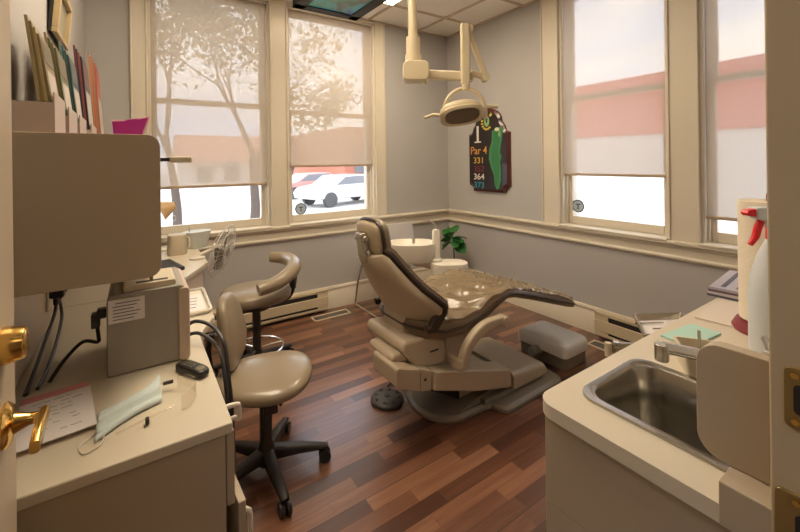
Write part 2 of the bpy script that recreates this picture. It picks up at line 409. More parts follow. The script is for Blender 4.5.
# door jamb with strike plates on the right, door leaf opened against the left wall
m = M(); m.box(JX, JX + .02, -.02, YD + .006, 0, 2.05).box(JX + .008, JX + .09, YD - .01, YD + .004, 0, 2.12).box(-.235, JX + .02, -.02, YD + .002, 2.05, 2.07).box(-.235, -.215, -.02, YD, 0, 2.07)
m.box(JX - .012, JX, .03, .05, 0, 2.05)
trim5 = struct(m.build('trim_5', mat('jamb_shaded_paint', (.52, .42, .28), .4), bev=.003))  # cream jamb darkened, its shade put into the paint colour
for z, hh, r in ((1.085, .033, .0), (.945, .036, .0)):
    pl = M().prism(rrect(.085, .1225 if z > 1 else .1315, z - hh, z + hh, .006), 'x', JX - .0035, JX + .001).build('strike_plate', BRASSD, trim5, bev=.0008)
    M().prism(rrect(.092, .115, z - .016, z + .016, .005), 'x', JX - .0045, JX - .003).build('latch_hole', DARK, pl)
    for zz in (z - hh + .008, z + hh - .008): M().cyl((JX - .005, .114, zz), (JX - .003, .114, zz), .0035, n=12).build('screw', BRASS, pl)
door = struct(thing('door_1', None, None))
DX = -.172
m = M(); m.box(DX - .038, DX, .115, .925, .01, 2.04); m.build('door_leaf', mat('door_paint', (.56, .46, .34), .45), door, bev=.003)
k = M().lathe([(0.0, 0), (.033, 0), (.034, .004), (.028, .010), (.016, .013), (.009, .03), (.0085, .045), (.011, .050), (0.0, .052)], mtx=frame((0, 1, 0), (0, 0, 1), (1, 0, 0), (DX, .848, .945)))
k.build('door_handle', BRASS, door)
M().loft([[(DX + .047 + a, y, z + b_) for a, b_ in rrect(-.006, .006, -hh, hh, .004, 3)] for y, z, hh in ((.858, .946, .009), (.84, .946, .011), (.815, .942, .012), (.79, .938, .012), (.775, .936, .009))]).build('lever', BRASS, door)
M().lathe([(0, 0), (.028, 0), (.029, .004), (.024, .026), (.019, .029), (0, .029)], mtx=frame((0, 1, 0), (0, 0, 1), (1, 0, 0), (DX, .848, 1.068))).build('deadbolt', BRASS, door)

# ================================================================ heaters, vents
def heater(name, label, P0, along, out, L, z0, z1):
    t = thing(name, label, 'heater', group=None)
    al, ou = Vector(along), Vector(out)
    mt = frame(al, ou, (0, 0, 1), P0)
    dpt = .062; hh = z1 - z0
    b = M(); b.box(0, L, 0, dpt - .008, z0 + .01, z1 - .004, mt); b.build('body', DARK, t)
    sh = M().box(-.001, L + .001, 0, dpt, z1 - .022, z1, mt).box(0, L, dpt - .012, dpt + .006, z0 + .04, z1 - .058, mt).box(0, L, dpt - .01, dpt - .002, z0, z0 + .02, mt)
    for u in (0, L - .10): sh.box(u, u + .10, 0, dpt, z0, z1 - .01, mt)
    sh.build('cover', HEAT, t, bev=.003)
    return t
heater('baseboard_heater', 'beige electric baseboard heater under the back windows, beside the far stool', (.25, YA - .022, 0), (1, 0, 0), (0, -1, 0), 1.18, .03, .205)
heater('baseboard_heater', 'beige electric baseboard heater on the right wall beyond the metal instrument tray', (XB - .022, .55, 0), (0, 1, 0), (-1, 0, 0), 1.09, .03, .205)
def vent(label, x0, x1, y0, y1):
    t = thing('floor_vent', label, 'vent')
    f = M(); f.box(x0, x1, y0, y0 + .014, 0, .006).box(x0, x1, y1 - .014, y1, 0, .006).box(x0, x0 + .014, y0, y1, 0, .006).box(x1 - .014, x1, y0, y1, 0, .006); f.build('frame', CREAMP, t, bev=.001)
    s = M().box(x0 + .01, x1 - .01, y0 + .01, y1 - .01, .0005, .002); s.build('backing', DARK, t)
    g = M()
    if x1 - x0 > y1 - y0:
        n = 22
        for k in range(n): a = x0 + .016 + (x1 - x0 - .032) * k / n; g.box(a, a + .004, y0 + .012, y1 - .012, .002, .005)
    else:
        n = 22
        for k in range(n): a = y0 + .016 + (y1 - y0 - .032) * k / n; g.box(x0 + .012, x1 - .012, a, a + .004, .002, .005)
    g.build('grille', GREYP, t)
vent('long floor register in front of the baseboard on the window wall near the sled chair', 1.25, 1.59, 3.16, 3.27)
vent('small floor register beyond the grey foot box, near the right-wall heater', 2.71, 2.82, 1.32, 1.62)

# ================================================================ dental chair
CY0 = 1.73
chair = thing('dental_chair', 'reclined beige dental chair with brown upholstery in the middle of the room', 'dental chair', (1.4, CY0, 0))
def side(poly, y0, y1): return M().prism(poly, 'y', y0, y1)
# base plate: narrow rounded head end, wide foot end
half = [(-.165, -.04), (-.155, -.10), (-.12, -.17), (-.06, -.21), (.0, -.225), (.15, -.225), (.185, -.235), (.205, -.29), (.225, -.315), (.26, -.32), (.70, -.31), (.74, -.28), (.755, -.2)]
pl = half + [(x, -y - .04) for x, y in reversed(half)]
r1 = [(x, y, 0) for x, y in pl]; r2 = [(x, y, .02) for x, y in pl]; r3 = [(.3 + (x - .3) * .965, -.02 + (y + .02) * .93, .034) for x, y in pl]
M().loft([r1, r2, r3]).build('base_plate', PLATE, chair, bev=.004)
side([(-.02, .03), (.30, .03), (.30, .10), (.1, .055)], -.20, .16).build('base_ramp', PLATE, chair, bev=.008)
def cover(x0, x1, h0, h1, w0, w1, z0=.058, r=.035):
    rings = []
    for x, h in ((x0, h0), ((x0 + x1) / 2, (h0 + h1) / 2), (x1 - .05, h1), (x1 - .012, h1 - .010), (x1, h1 - .035)):
        rings.append([(x, q[0], q[1]) for q in rrect(w0, w1, z0, h, min(r, (h - z0) * .45), 5, (0, 0, 1, 1))])
    return M().loft(rings)
M().box(.14, .63, -.235, .205, .034, .06).build('cover_skirt', PLATE, chair, bev=.004)
cover(.05, .345, .175, .15, -.135, .22).build('base_cover_rear', SHELL2, chair)
cover(.352, .65, .15, .125, -.25, .22).build('base_cover', SHELL2, chair)
# sloping lift arm with its long side covers
armp = [(-.225, .245), (-.215, .335), (.02, .27), (.315, .185), (.325, .17), (.325, .09), (.30, .085), (.05, .15)]
for y0, y1 in ((-.258, -.14), (.08, .20)): side(armp, y0, y1).build('lift_arm', SHELL, chair, bev=.014, seg=3)
side([(-.30, .25), (-.20, .33), (.22, .15), (.22, .07), (.05, .05)], -.13, .07).build('lift_link', BLACK, chair)
# junction housing under the head end
hs = side([(-.42, .315), (-.30, .265), (-.30, .37), (-.42, .41), (-.43, .40), (-.43, .325)], -.25, -.03).build('motor_housing', SHELL, chair, bev=.012, seg=3)
side([(-.295, .262), (-.232, .245), (-.228, .34), (-.295, .368)], -.245, -.03).build('housing_band', SHELL, chair, bev=.004)
M().box(-.275, -.262, -.248, -.24, .305, .315).build('screw_cap', BLACK, hs)
side([(-.41, .40), (-.26, .36), (-.26, .385), (-.34, .43), (-.40, .43)], -.17, .05).build('junction_cover', SHELL, chair, bev=.015, seg=3)
# carriage under the seat
cp = [(-.365, .45), (-.33, .40), (-.29, .352), (-.20, .325), (-.09, .318), (-.10, .44), (-.20, .48), (-.35, .49)]
car = side(cp, -.20, .16).build('seat_carriage', SHELL, chair, bev=.018, seg=3)
M().box(-.20, -.15, -.2035, -.19, .402, .408).build('slot', DARK, car)
side([(-.088, .33), (.0, .33), (.10, .42), (.12, .47), (-.095, .47)], -.19, .15).build('seat_bracket', SHELL, chair, bev=.012)
side(rrect(-.29, -.17, .40, .60, .03), -.10, .10).build('back_post', SHELL, chair, bev=.022, seg=3)

def cushion(name, st, m_, e=.35):
    rings = []
    for s_, zb, zt, hw in st:
        rings.append([(s_, y, z) for y, z in [(math.copysign(abs(math.cos(t)) ** e, math.cos(t)) * hw, (zb + zt) / 2 + math.copysign(abs(math.sin(t)) ** e, math.sin(t)) * (zt - zb) / 2) for t in [2 * PI * k / 32 for k in range(32)]]])
    return M().loft(rings).build(name, m_, chair)
seatst = [(-.285, .515, .535, .09), (-.275, .495, .56, .15), (-.23, .468, .57, .215), (-.15, .455, .555, .255), (-.03, .458, .55, .262), (.08, .478, .56, .257), (.18, .51, .585, .25), (.27, .545, .61, .245), (.33, .562, .618, .24),
          (.40, .552, .610, .236), (.55, .506, .566, .23), (.75, .438, .500, .222), (.95, .370, .435, .212), (1.02, .349, .410, .20), (1.04, .352, .394, .17)]
cushion('seat', seatst, UPH)
pp = [(s_, -hw, zb + (zt - zb) * .55) for s_, zb, zt, hw in seatst]; pp = pp + [(a_, -b_, c_) for a_, b_, c_ in reversed(pp)]
M().tube(pp, .008, 8, closed=True).build('seat_piping', UPHD, chair)

# backrest
ax_ = Vector((-.5, 0, .866)); nrm = Vector((.866, 0, .50)); B0 = Vector((-.205, 0, .53))
def backring(t, hw, thick, off, wing, e=.55, n=30):
    base = B0 + ax_ * t; ring = []
    for k in range(n):
        a = 2 * PI * k / n; y = math.copysign(abs(math.cos(a)) ** e, math.cos(a)) * hw; d = math.copysign(abs(math.sin(a)) ** e, math.sin(a)) * thick / 2 + off
        d += wing * (abs(y) / max(hw, .01)) ** 2
        ring.append(base + Vector((0, y, 0)) + nrm * d)
    return ring
bs = [(-.02, .12, .03, .03), (0.0, .18, .055, .06), (.03, .245, .06, .10), (.07, .265, .06, .105), (.13, .258, .06, .085), (.20, .236, .058, .06), (.27, .20, .055, .05), (.34, .165, .052, .045), (.40, .14, .045, .04), (.425, .12, .02, .035)]
M().loft([backring(t, hw, th, -.035, wg) for t, hw, th, wg in bs]).build('back_shell', SHELL, chair)
M().loft([backring(t + .004, hw * .985, .045, .014, wg) for t, hw, th, wg in bs]).build('back_pad', UPH, chair)
def backedge(side_): return [backring(t, hw + .002, 0, -.006, wg)[0 if side_ > 0 else 15] for t, hw, th, wg in bs]
M().tube(backedge(-1) + backedge(1)[::-1], .0145, 10, closed=True).build('back_piping', UPHD, chair)
# hip wing showing below the shell on each side
for sd in (-1, 1):
    wg_ = [(-.262, .56), (-.235, .55), (-.205, .60), (-.175, .635), (-.125, .60), (-.15, .56), (-.20, .515), (-.25, .52)]
    side(wg_, min(.225 * sd, .25 * sd), max(.225 * sd, .25 * sd)).build('hip_wing', UPHD, chair, bev=.006)
# headrest
hax = Vector((-.17, 0, .985)).normalized(); hnm = Vector((.985, 0, .17)).normalized()
hm = frame(hnm, (0, 1, 0), hax, Vector((-.40, 0, .968)))
M().sell((0, 0, 0), (.034, .115, .092), .6, .65, hm @ Matrix.Translation((.014, 0, 0))).build('headrest', VINYL, chair)
M().sell((0, 0, 0), (.026, .108, .084), .5, .7, hm @ Matrix.Translation((-.022, 0, 0))).build('headrest_back', UPHL, chair)
ring = [hm @ Vector((-.008, .115 * math.copysign(abs(math.cos(a)) ** .65, math.cos(a)), .092 * math.copysign(abs(math.sin(a)) ** .65, math.sin(a)))) for a in [2 * PI * k / 32 for k in range(32)]]
M().tube(ring, .009, 8, closed=True).build('headrest_piping', UPHD, chair)
mech = M().box(-.085, -.035, -.03, .03, -.11, .04, hm).cyl(hm @ Vector((-.065, -.05, .01)), hm @ Vector((-.065, .05, .01)), .018).cyl(hm @ Vector((-.06, -.045, -.06)), hm @ Vector((-.06, .045, -.06)), .014)
mech.build('headrest_bracket', STEEL, chair, bev=.005)
# armrests: flat arm sweeping up to a rounded end
def crom(q, n=5):
    out = []
    for i in range(len(q) - 1):
        p0, p1, p2, p3 = q[max(0, i - 1)], q[i], q[i + 1], q[min(len(q) - 1, i + 2)]
        for k_ in range(n):
            t = k_ / n; out.append(.5 * ((2 * p1) + (p2 - p0) * t + (2 * p0 - 5 * p1 + 4 * p2 - p3) * t * t + (3 * p1 - p0 - 3 * p2 + p3) * t ** 3))
    return out + [q[-1]]
for sd in (-1, 1):
    dense = crom([Vector(q) for q in ((-.07, .285 * sd, .325), (-.055, .287 * sd, .385), (-.005, .29 * sd, .447), (.07, .292 * sd, .488), (.15, .293 * sd, .50), (.215, .293 * sd, .497))])
    rings = []
    for i, q in enumerate(dense):
        tg = (dense[min(len(dense) - 1, i + 1)] - dense[max(0, i - 1)]).normalized(); up = Vector((0, 1, 0)).cross(tg).normalized()
        hh = .016 + .012 * math.sin(PI * min(1, i / len(dense) * 1.2 + .05) * .8)
        rings.append([q + Vector((0, 1, 0)) * y + up * z for y, z in rrect(-.022, .022, -hh, hh, .011, 3)])
    arm = M().loft(rings).build('armrest', SHELL, chair)
    M().cyl((.222, .322 * sd, .492), (.222, .262 * sd, .492), .027).build('arm_end', SHELL, arm, bev=.005)
    side(rrect(-.095, -.045, .31, .37, .015), min(.17 * sd, .30 * sd), max(.17 * sd, .30 * sd)).build('arm_mount', SHELL, arm, bev=.006)

# crinkled clear film over the seat
def film():
    m = M(); n_s, n_w = 110, 50; grid = []
    zs = [(s_, zt, hw) for s_, zb, zt, hw in seatst]
    def top(s_):
        for (a, za, wa), (b, zb, wb) in zip(zs, zs[1:]):
            if a <= s_ <= b: k = (s_ - a) / (b - a); return za + (zb - za) * k, wa + (wb - wa) * k
        return zs[-1][1], zs[-1][2]
    for i in range(n_s + 1):
        s_ = -.13 + 1.165 * i / n_s; row = []; z, w_ = top(s_)
        toe = max(0, min(1, (s_ - .3) / .08))
        for j in range(n_w + 1):
            f = -1 + 2 * j / n_w; y = f * (w_ * .985)
            big = abs(noise.noise(Vector((s_ * 5 + y * 6, y * 5 - s_ * 5, 8)))) * .045 * (1 - toe) + abs(noise.noise(Vector((s_ * 14 + y * 9, y * 22, 8)))) * .010
            d = big + abs(noise.noise(Vector((s_ * 45, y * 30, 1)))) * (.005 + .022 * toe)
            rise = .022 * math.exp(-((s_ - .06) / .17) ** 2) * (.5 - .5 * math.cos(PI * min(1, (f + 1) * .9)))
            row.append(m.bm.verts.new((s_, y, z + .004 + d + rise - max(0, abs(f) - .9) * .06)))
        grid.append(row)
    for i in range(n_s):
        for j in range(n_w): m.face([grid[i][j], grid[i][j + 1], grid[i + 1][j + 1], grid[i + 1][j]])
    return m
fl = film().build('plastic_cover', FILM, None, sharp=180)
fl.location = (1.4, CY0, 0)
tag(fl, 'crinkled clear plastic cover lying over the seat of the dental chair', 'plastic cover')

# foot control
fc = thing('foot_control', 'round dark foot pedal on the floor beside the chair base', 'foot pedal', (1.165, 1.885, 0))
M().lathe([(0, 0), (.088, 0), (.092, .008), (.09, .018), (.078, .028), (0, .031)], sx=1, sy=1.05).build('pedal_disc', mat('pedal_rubber', (.07, .06, .055), .5), fc)
for k in range(8): a = 2 * PI * k / 8; M().lathe([(0, .018), (.0095, .018), (.0095, .0275), (0, .0285)], (.066 * math.cos(a), .066 * math.sin(a), .004), 10).build('button', BLACK, fc)
M().lathe([(0, .026), (.018, .026), (.016, .036), (0, .037)]).build('center_button', BLACK, fc)
M().tube([(.05, .07, .012), (.07, .11, .008), (.12, .13, .006), (.17, .12, .006)], .004, 8, smooth=6).build('cable', BLACK, fc)

# utility box with padded top beyond the foot end
ub = thing('utility_box', 'grey floor box with rounded pale lid beyond the foot of the dental chair', 'utility box', (2.37, 1.665, 0), R(90))
M().prism(rrect(-.18, .18, -.125, .125, .03), 'z', 0, .08).build('base', PLATE, ub, bev=.004)
rings = []
for z, k in ((.08, 1.0), (.09, 1.02), (.125, 1.0), (.142, .96), (.15, .88)):
    rings.append([(x * k, y * k, z + (.02 * (1 - (x / .25) ** 2) if z > .1 else 0)) for x, y in rrect(-.19, .19, -.135, .135, .035)])
M().loft(rings).build('lid', mat('box_lid', (.74, .71, .65), .4), ub)
M().cyl((.02, .20, .07), (.02, .11, .07), .03).build('hose_connector', GREYP, ub, bev=.004)

# ================================================================ cuspidor unit, sled chair, plant (far corner)
cu = thing('cuspidor_unit', 'cream rinse unit with spittoon bowl and post beyond the dental chair', 'cuspidor', (1.93, 2.22, 0), 0)
def ovalring(a, b_, z, cx=0, cy=0, n=32, e=.75, rot=0):
    out = []
    for k in range(n):
        t = 2 * PI * k / n; x = math.copysign(abs(math.cos(t)) ** e, math.cos(t)) * a; y = math.copysign(abs(math.sin(t)) ** e, math.sin(t)) * b_
        out.append((cx + x * math.cos(rot) - y * math.sin(rot), cy + x * math.sin(rot) + y * math.cos(rot), z))
    return out
ro = R(-34)
M().loft([ovalring(.10, .07, 0, rot=ro), ovalring(.10, .07, .40, rot=ro), ovalring(.13, .085, .42, rot=ro), ovalring(.14, .092, .56, rot=ro), ovalring(.135, .088, .592, rot=ro), ovalring(.11, .07, .602, rot=ro)]).build('body', WHITE, cu)
M().lathe([(.045, 0), (.045, .03), (.03, .04), (.028, .235), (.022, .25), (0, .255)], (-.075, .06, .585)).build('post', WHITE, cu)
M().loft([ovalring(.06, .05, .585, -.20, .20), ovalring(.155, .12, .60, -.20, .20, rot=ro), ovalring(.172, .132, .64, -.20, .20, rot=ro), ovalring(.18, .138, .735, -.20, .20, rot=ro), ovalring(.155, .118, .735, -.20, .20, rot=ro), ovalring(.10, .075, .69, -.20, .20, rot=ro)]).build('bowl', WHITE, cu)
M().tube([(-.19, .18, .60), (-.12, .11, .585), (-.075, .06, .57)], .04, 14, smooth=4).build('bowl_arm', WHITE, cu)
M().tube([(-.06, .06, .82), (-.07, .065, .86), (-.10, .09, .895), (-.15, .125, .90)], .006, 8, smooth=5).build('water_spout', STEEL, cu)
M().cyl((-.20, .17, .73), (-.20, .17, .765), .012).build('tap', STEEL, cu)
M().tube([(-.13, .02, .55), (-.16, -.04, .52), (-.14, -.08, .46), (-.10, -.06, .43)], .004, 6, smooth=5).build('hose', GREYP, cu)

sc_ = thing('side_chair', 'white shell visitor chair with chrome sled legs behind the dental chair', 'chair', (1.90, 3.08, 0), 0)
# built facing +y, width along x
rings = []
for y, z, th in ((.20, .455, .012), (.0, .44, .014), (-.16, .45, .014), (-.20, .50, .013), (-.225, .62, .012), (-.25, .80, .011), (-.252, .815, .006)):
    hw = .18 if z < .6 else .18 - (z - .6) * .22
    rings.append([(x, y + (-.0), z + t_) if z < .48 else (x, y + t_, z) for x, t_ in ((-hw, 0), (-hw * .5, -th * 0), (0, -.004), (hw * .5, 0), (hw, 0), (hw, th), (0, th - .004), (-hw, th))])
M().loft(rings).build('seat_shell', mat('white_shell', (.86, .85, .83), .4), sc_, bev=.003)
for sx in (-1, 1):
    M().tube([(sx * .16, -.14, .44), (sx * .18, -.20, .22), (sx * .19, -.25, .012), (sx * .19, .0, .010), (sx * .19, .24, .012), (sx * .18, .20, .22), (sx * .15, .14, .44)], .009, 10).build('sled_leg', CHROME, sc_)
M().tube([(-.16, -.1, .435), (.16, -.1, .435)], .008, 8).build('crossbar', CHROME, sc_)

pt = thing('potted_plant', 'small broad-leaved green plant in the room corner', 'plant', (2.69, 3.02, 0))
M().lathe([(0, 0), (.07, 0), (.095, .17), (.10, .18), (.09, .18), (.085, .165), (0, .16)]).build('pot', mat('pot_clay', (.3, .2, .14), .8), pt)
M().tube([(0, 0, .15), (.005, 0, .3), (0, .005, .54)], .006, 8, smooth=4).build('stem', STEM, pt)
M().tube([(-.05, .01, .15), (-.055, .01, .25), (-.06, .0, .33)], .004, 8, smooth=4).build('stem', STEM, pt)
rnd = random.Random(7)
lf = M()
for k in range(15):
    a = k * 2.4 + rnd.random(); el = R(rnd.uniform(-30, 75)); o_ = Vector((0, 0, .46 + .13 * rnd.random())); ln = rnd.uniform(.10, .135); wd = ln * .5
    d = Vector((math.cos(a) * math.cos(el), math.sin(a) * math.cos(el), math.sin(el))); s_ = d.cross(Vector((0, 0, 1))).normalized(); nn = s_.cross(d); tw_ = R(rnd.uniform(-50, 50)); s_, nn = s_ * math.cos(tw_) + nn * math.sin(tw_), nn * math.cos(tw_) - s_ * math.sin(tw_)
    b0 = o_ + d * .03; rows = []
    for i in range(7):
        t = i / 6; ww = wd * math.sin(PI * min(1, t * .93 + .05)) ** .7; cpt = b0 + d * ln * t - nn * (-.0) - Vector((0, 0, 1)) * (t * t * .03)
        rows.append([lf.bm.verts.new(cpt - s_ * ww + nn * .012), lf.bm.verts.new(cpt), lf.bm.verts.new(cpt + s_ * ww + nn * .012)])
    for r_, q_ in zip(rows, rows[1:]):
        lf.face([r_[0], r_[1], q_[1], q_[0]]); lf.face([r_[1], r_[2], q_[2], q_[1]])
lf.build('foliage', LEAF, pt, sharp=180)

# ================================================================ stools
def star_base(t, r, zc, m_=BROWNBK, ph=0, n=5):
    M().lathe([(0, .04), (.036, .045), (.036, .11), (.026, .14), (.026, zc), (0, zc)], n=20).build('column', m_, t)
    for k in range(n):
        a = ph + 2 * PI * k / n; d = Vector((math.cos(a), math.sin(a), 0)); s_ = Vector((-d.y, d.x, 0))
        rings = []
        for q_, zt, zb, hw in ((.02, .115, .06, .026), (r * .5, .10, .062, .023), (r * .9, .078, .056, .019), (r, .072, .058, .014)):
            rings.append([d * q_ + s_ * y + Vector((0, 0, z)) for y, z in rrect(-hw, hw, zb, zt, .012, 3)])
        leg = M().loft(rings).build('leg', m_, t)
        c = d * (r - .015) + Vector((0, 0, .026))
        w_ = M().cyl(c - s_ * .022, c - s_ * .006, .026, n=18).cyl(c + s_ * .006, c + s_ * .022, .026, n=18).cyl(c + Vector((0, 0, .0)), c + Vector((0, 0, .035)), .010, n=10)
        w_.build('caster', BLACK, leg)
st = thing('doctor_stool', 'glossy taupe stool with oval backrest, nearest the drawer cabinet', 'stool', (.462, 1.752, 0), 0)
star_base(st, .265, .37, ph=R(-18))
def seatfn(p):
    return Vector((p.x, p.y * (1 + .12 * p.x / .2), p.z + .012 * (p.x / .2) ** 2))
M().sell((.0, 0, .415), (.20, .195, .045), .75, .9, Matrix.Rotation(R(-20), 4, 'Z'), fn=seatfn, nu=40, nv=18).build('seat', VINYL, st)
M().lathe([(0, .345), (.09, .35), (.10, .37), (.06, .385), (0, .385)]).build('seat_mount', BLACK, st)
bm_ = Matrix.Rotation(R(-24), 4, 'Z') @ Matrix.Rotation(R(-10), 4, 'Y')
def backfn(p):
    return Vector((p.x + .5 * p.y ** 2 / .17 * .25, p.y * (1 - .25 * p.z / .16), p.z))
M().sell((-.112, .155, .60), (.034, .148, .158), .7, .8, bm_, fn=backfn, nu=36, nv=18).build('backrest', VINYL, st)
M().tube([(-.02, .02, .36), (-.11, .12, .345), (-.175, .19, .38), (-.195, .21, .50), (-.18, .195, .58)], .013, 10, smooth=6).build('back_bar', BLACK, st)
M().tube([(.02, -.06, .36), (.03, -.12, .345)], .008, 8).build('height_lever', BLACK, st)
M().box(-.02, .04, -.05, -.03, .27, .335).build('tilt_box', BLACK, st, bev=.005)

st2 = thing('assistant_stool', 'taupe stool with wrap-around arm bolster standing near the back windows', 'stool', (.646, 2.642, 0), 0)
star_base(st2, .27, .43, ph=R(20))
M().sell((0, 0, .50), (.215, .20, .05), .6, .85, None, nu=40, nv=16).build('seat', VINYL, st2)
M().lathe([(0, .40), (.09, .41), (.11, .435), (.07, .45), (0, .45)]).build('seat_mount', BLACK, st2)
rp = [(.165 * math.cos(R(a)), .165 * math.sin(R(a)), .15) for a in range(0, 360, 15)]
M().tube(rp, .008, 8, closed=True).build('foot_ring', CHROME, st2)
for a in (0, 120, 240): M().cyl((.03 * math.cos(R(a)), .03 * math.sin(R(a)), .15), (.16 * math.cos(R(a)), .16 * math.sin(R(a)), .15), .006, n=8).build('ring_spoke', CHROME, st2)
ap = [(-.05, -.26, .60), (.06, -.245, .62), (.16, -.18, .645), (.225, -.08, .66), (.245, .03, .67), (.22, .13, .675), (.15, .19, .68)]
M().tube(ap, [.036, .043, .046, .047, .046, .043, .036], 18, smooth=6).build('arm_bolster', VINYL, st2)
M().tube([(0, 0, .41), (.12, 0, .41), (.22, 0, .44), (.26, 0, .55), (.25, 0, .64)], .012, 10, smooth=5).build('arm_bar', BLACK, st2)
M().lathe([(0, .0), (.022, .0), (.022, .10), (0, .10)], (.235, -.02, .50), 14).build('bar_sleeve', BLACK, st2)

# ================================================================ left side cabinets
nc = thing('drawer_cabinet', 'low beige laminate cabinet beside the open door, near its brass lever', 'cabinet', (0, 0, 0))
M().box(XL + .003, .165, .968, 2.02, 0, .735).build('body', CAB, nc, bev=.002)
M().prism([(XL + .002, .955), (.179, .955), (.18, 1.5), (.20, 1.56), (.250, 1.66), (.252, 2.06), (.14, 2.13), (XL + .002, 2.13)], 'z', .735, .76).build('worktop', TOP, nc, bev=.004)
for k_, (y0, y1, z0, z1) in enumerate(((.972, 1.48, .56, .73), (.972, 1.48, .03, .55), (1.49, 2.015, .56, .73), (1.49, 2.015, .03, .55))):
    if k_ == 1: continue
    d_ = M().box(.167, .185, y0, y1, z0, z1).build('drawer' if z0 > .5 else 'cabinet_door', CAB, nc, bev=.003)
    yc = (y0 + y1) / 2 - (.12 if k_ == 0 else 0); zc = .665 if z0 > .5 else .48
    M().tube([(.184, yc, zc + .01), (.215, yc, zc + .012), (.222, yc, zc + .004), (.222, yc, zc + .046 - .008), (.215, yc, zc + .046), (.184, yc, zc + .046)], .0065, 8, smooth=2).build('handle', WHITE, d_)
# one door left ajar
dm = Matrix.Translation((.176, 1.48, 0)) @ Matrix.Rotation(R(3), 4, 'Z')
d_ = M().box(-.009, .009, -.50, 0, .03, .55, dm).build('cabinet_door', CAB, nc, bev=.003)
M().tube([dm @ Vector(p) for p in ((.009, -.44, .36), (.032, -.44, .37), (.034, -.44, .42), (.032, -.44, .47), (.009, -.44, .48))], .0065, 8, smooth=3).build('handle', WHITE, d_)

cd = thing('corner_desk', 'beige desk in the back left corner under the tree window', 'desk', (0, 0, 0))
M().prism([(XL + .002, 2.135), (.145, 2.135), (.15, 2.20), (.36, 2.60), (.36, YA - .06), (XL + .002, YA - .06)], 'z', .735, .76).build('desk_top', TOP, cd, bev=.004)
M().prism([(XL + .004, 2.15), (.12, 2.15), (.13, 2.22), (.335, 2.61), (.335, YA - .08), (XL + .004, YA - .08)], 'z', 0, .735).build('body', mat('desk_panel', (.72, .60, .50), .5), cd, bev=.002)

uc = thing('wall_cabinet', 'beige rounded-corner wall cabinet on the left wall above the drawer cabinet', 'cabinet', (0, 0, 0))
M().prism(rrect(XL + .004, .056, 1.055, 1.423, .03, 6, (0, 1, 1, 0)), 'y', 1.2, 1.218).build('side_panel', CAB, uc, bev=.0015)
M().prism(rrect(XL + .004, .056, 1.055, 1.423, .03, 6, (0, 1, 1, 0)), 'y', 2.98, 2.998).build('side_panel', CAB, uc, bev=.0015)
M().box(XL + .004, .03, 1.218, 2.98, 1.075, 1.40).build('body', CAB, uc, bev=.002)
for y0, y1 in ((1.22, 1.805), (1.81, 2.395), (2.40, 2.977)):
    d_ = M().box(.031, .048, y0, y1, 1.075, 1.40).build('cabinet_door', CAB, uc, bev=.002)
    yc = y1 - .05 if y0 < 1.5 else y0 + .05
    M().tube([(.048, yc, 1.10), (.07, yc, 1.105), (.072, yc, 1.14), (.07, yc, 1.175), (.048, yc, 1.18)], .005, 8, smooth=3).build('handle', WHITE, d_)
M().box(.03, .038, 1.24, 1.25, 1.035, 1.057).build('latch', BRASSD, uc)
lv = thing('shelf_lever', 'beige paddle with black neck sticking out past the wall cabinet', 'lever', (0, 0, 0))
M().box(.049, .092, 1.395, 1.407, 1.355, 1.366).build('neck', BLACK, lv)
M().box(.090, .150, 1.39, 1.412, 1.351, 1.369).build('paddle', CREAMP, lv, bev=.003)

HOLD = mat('holder_plastic', (.42, .33, .28), .3, trans=0)
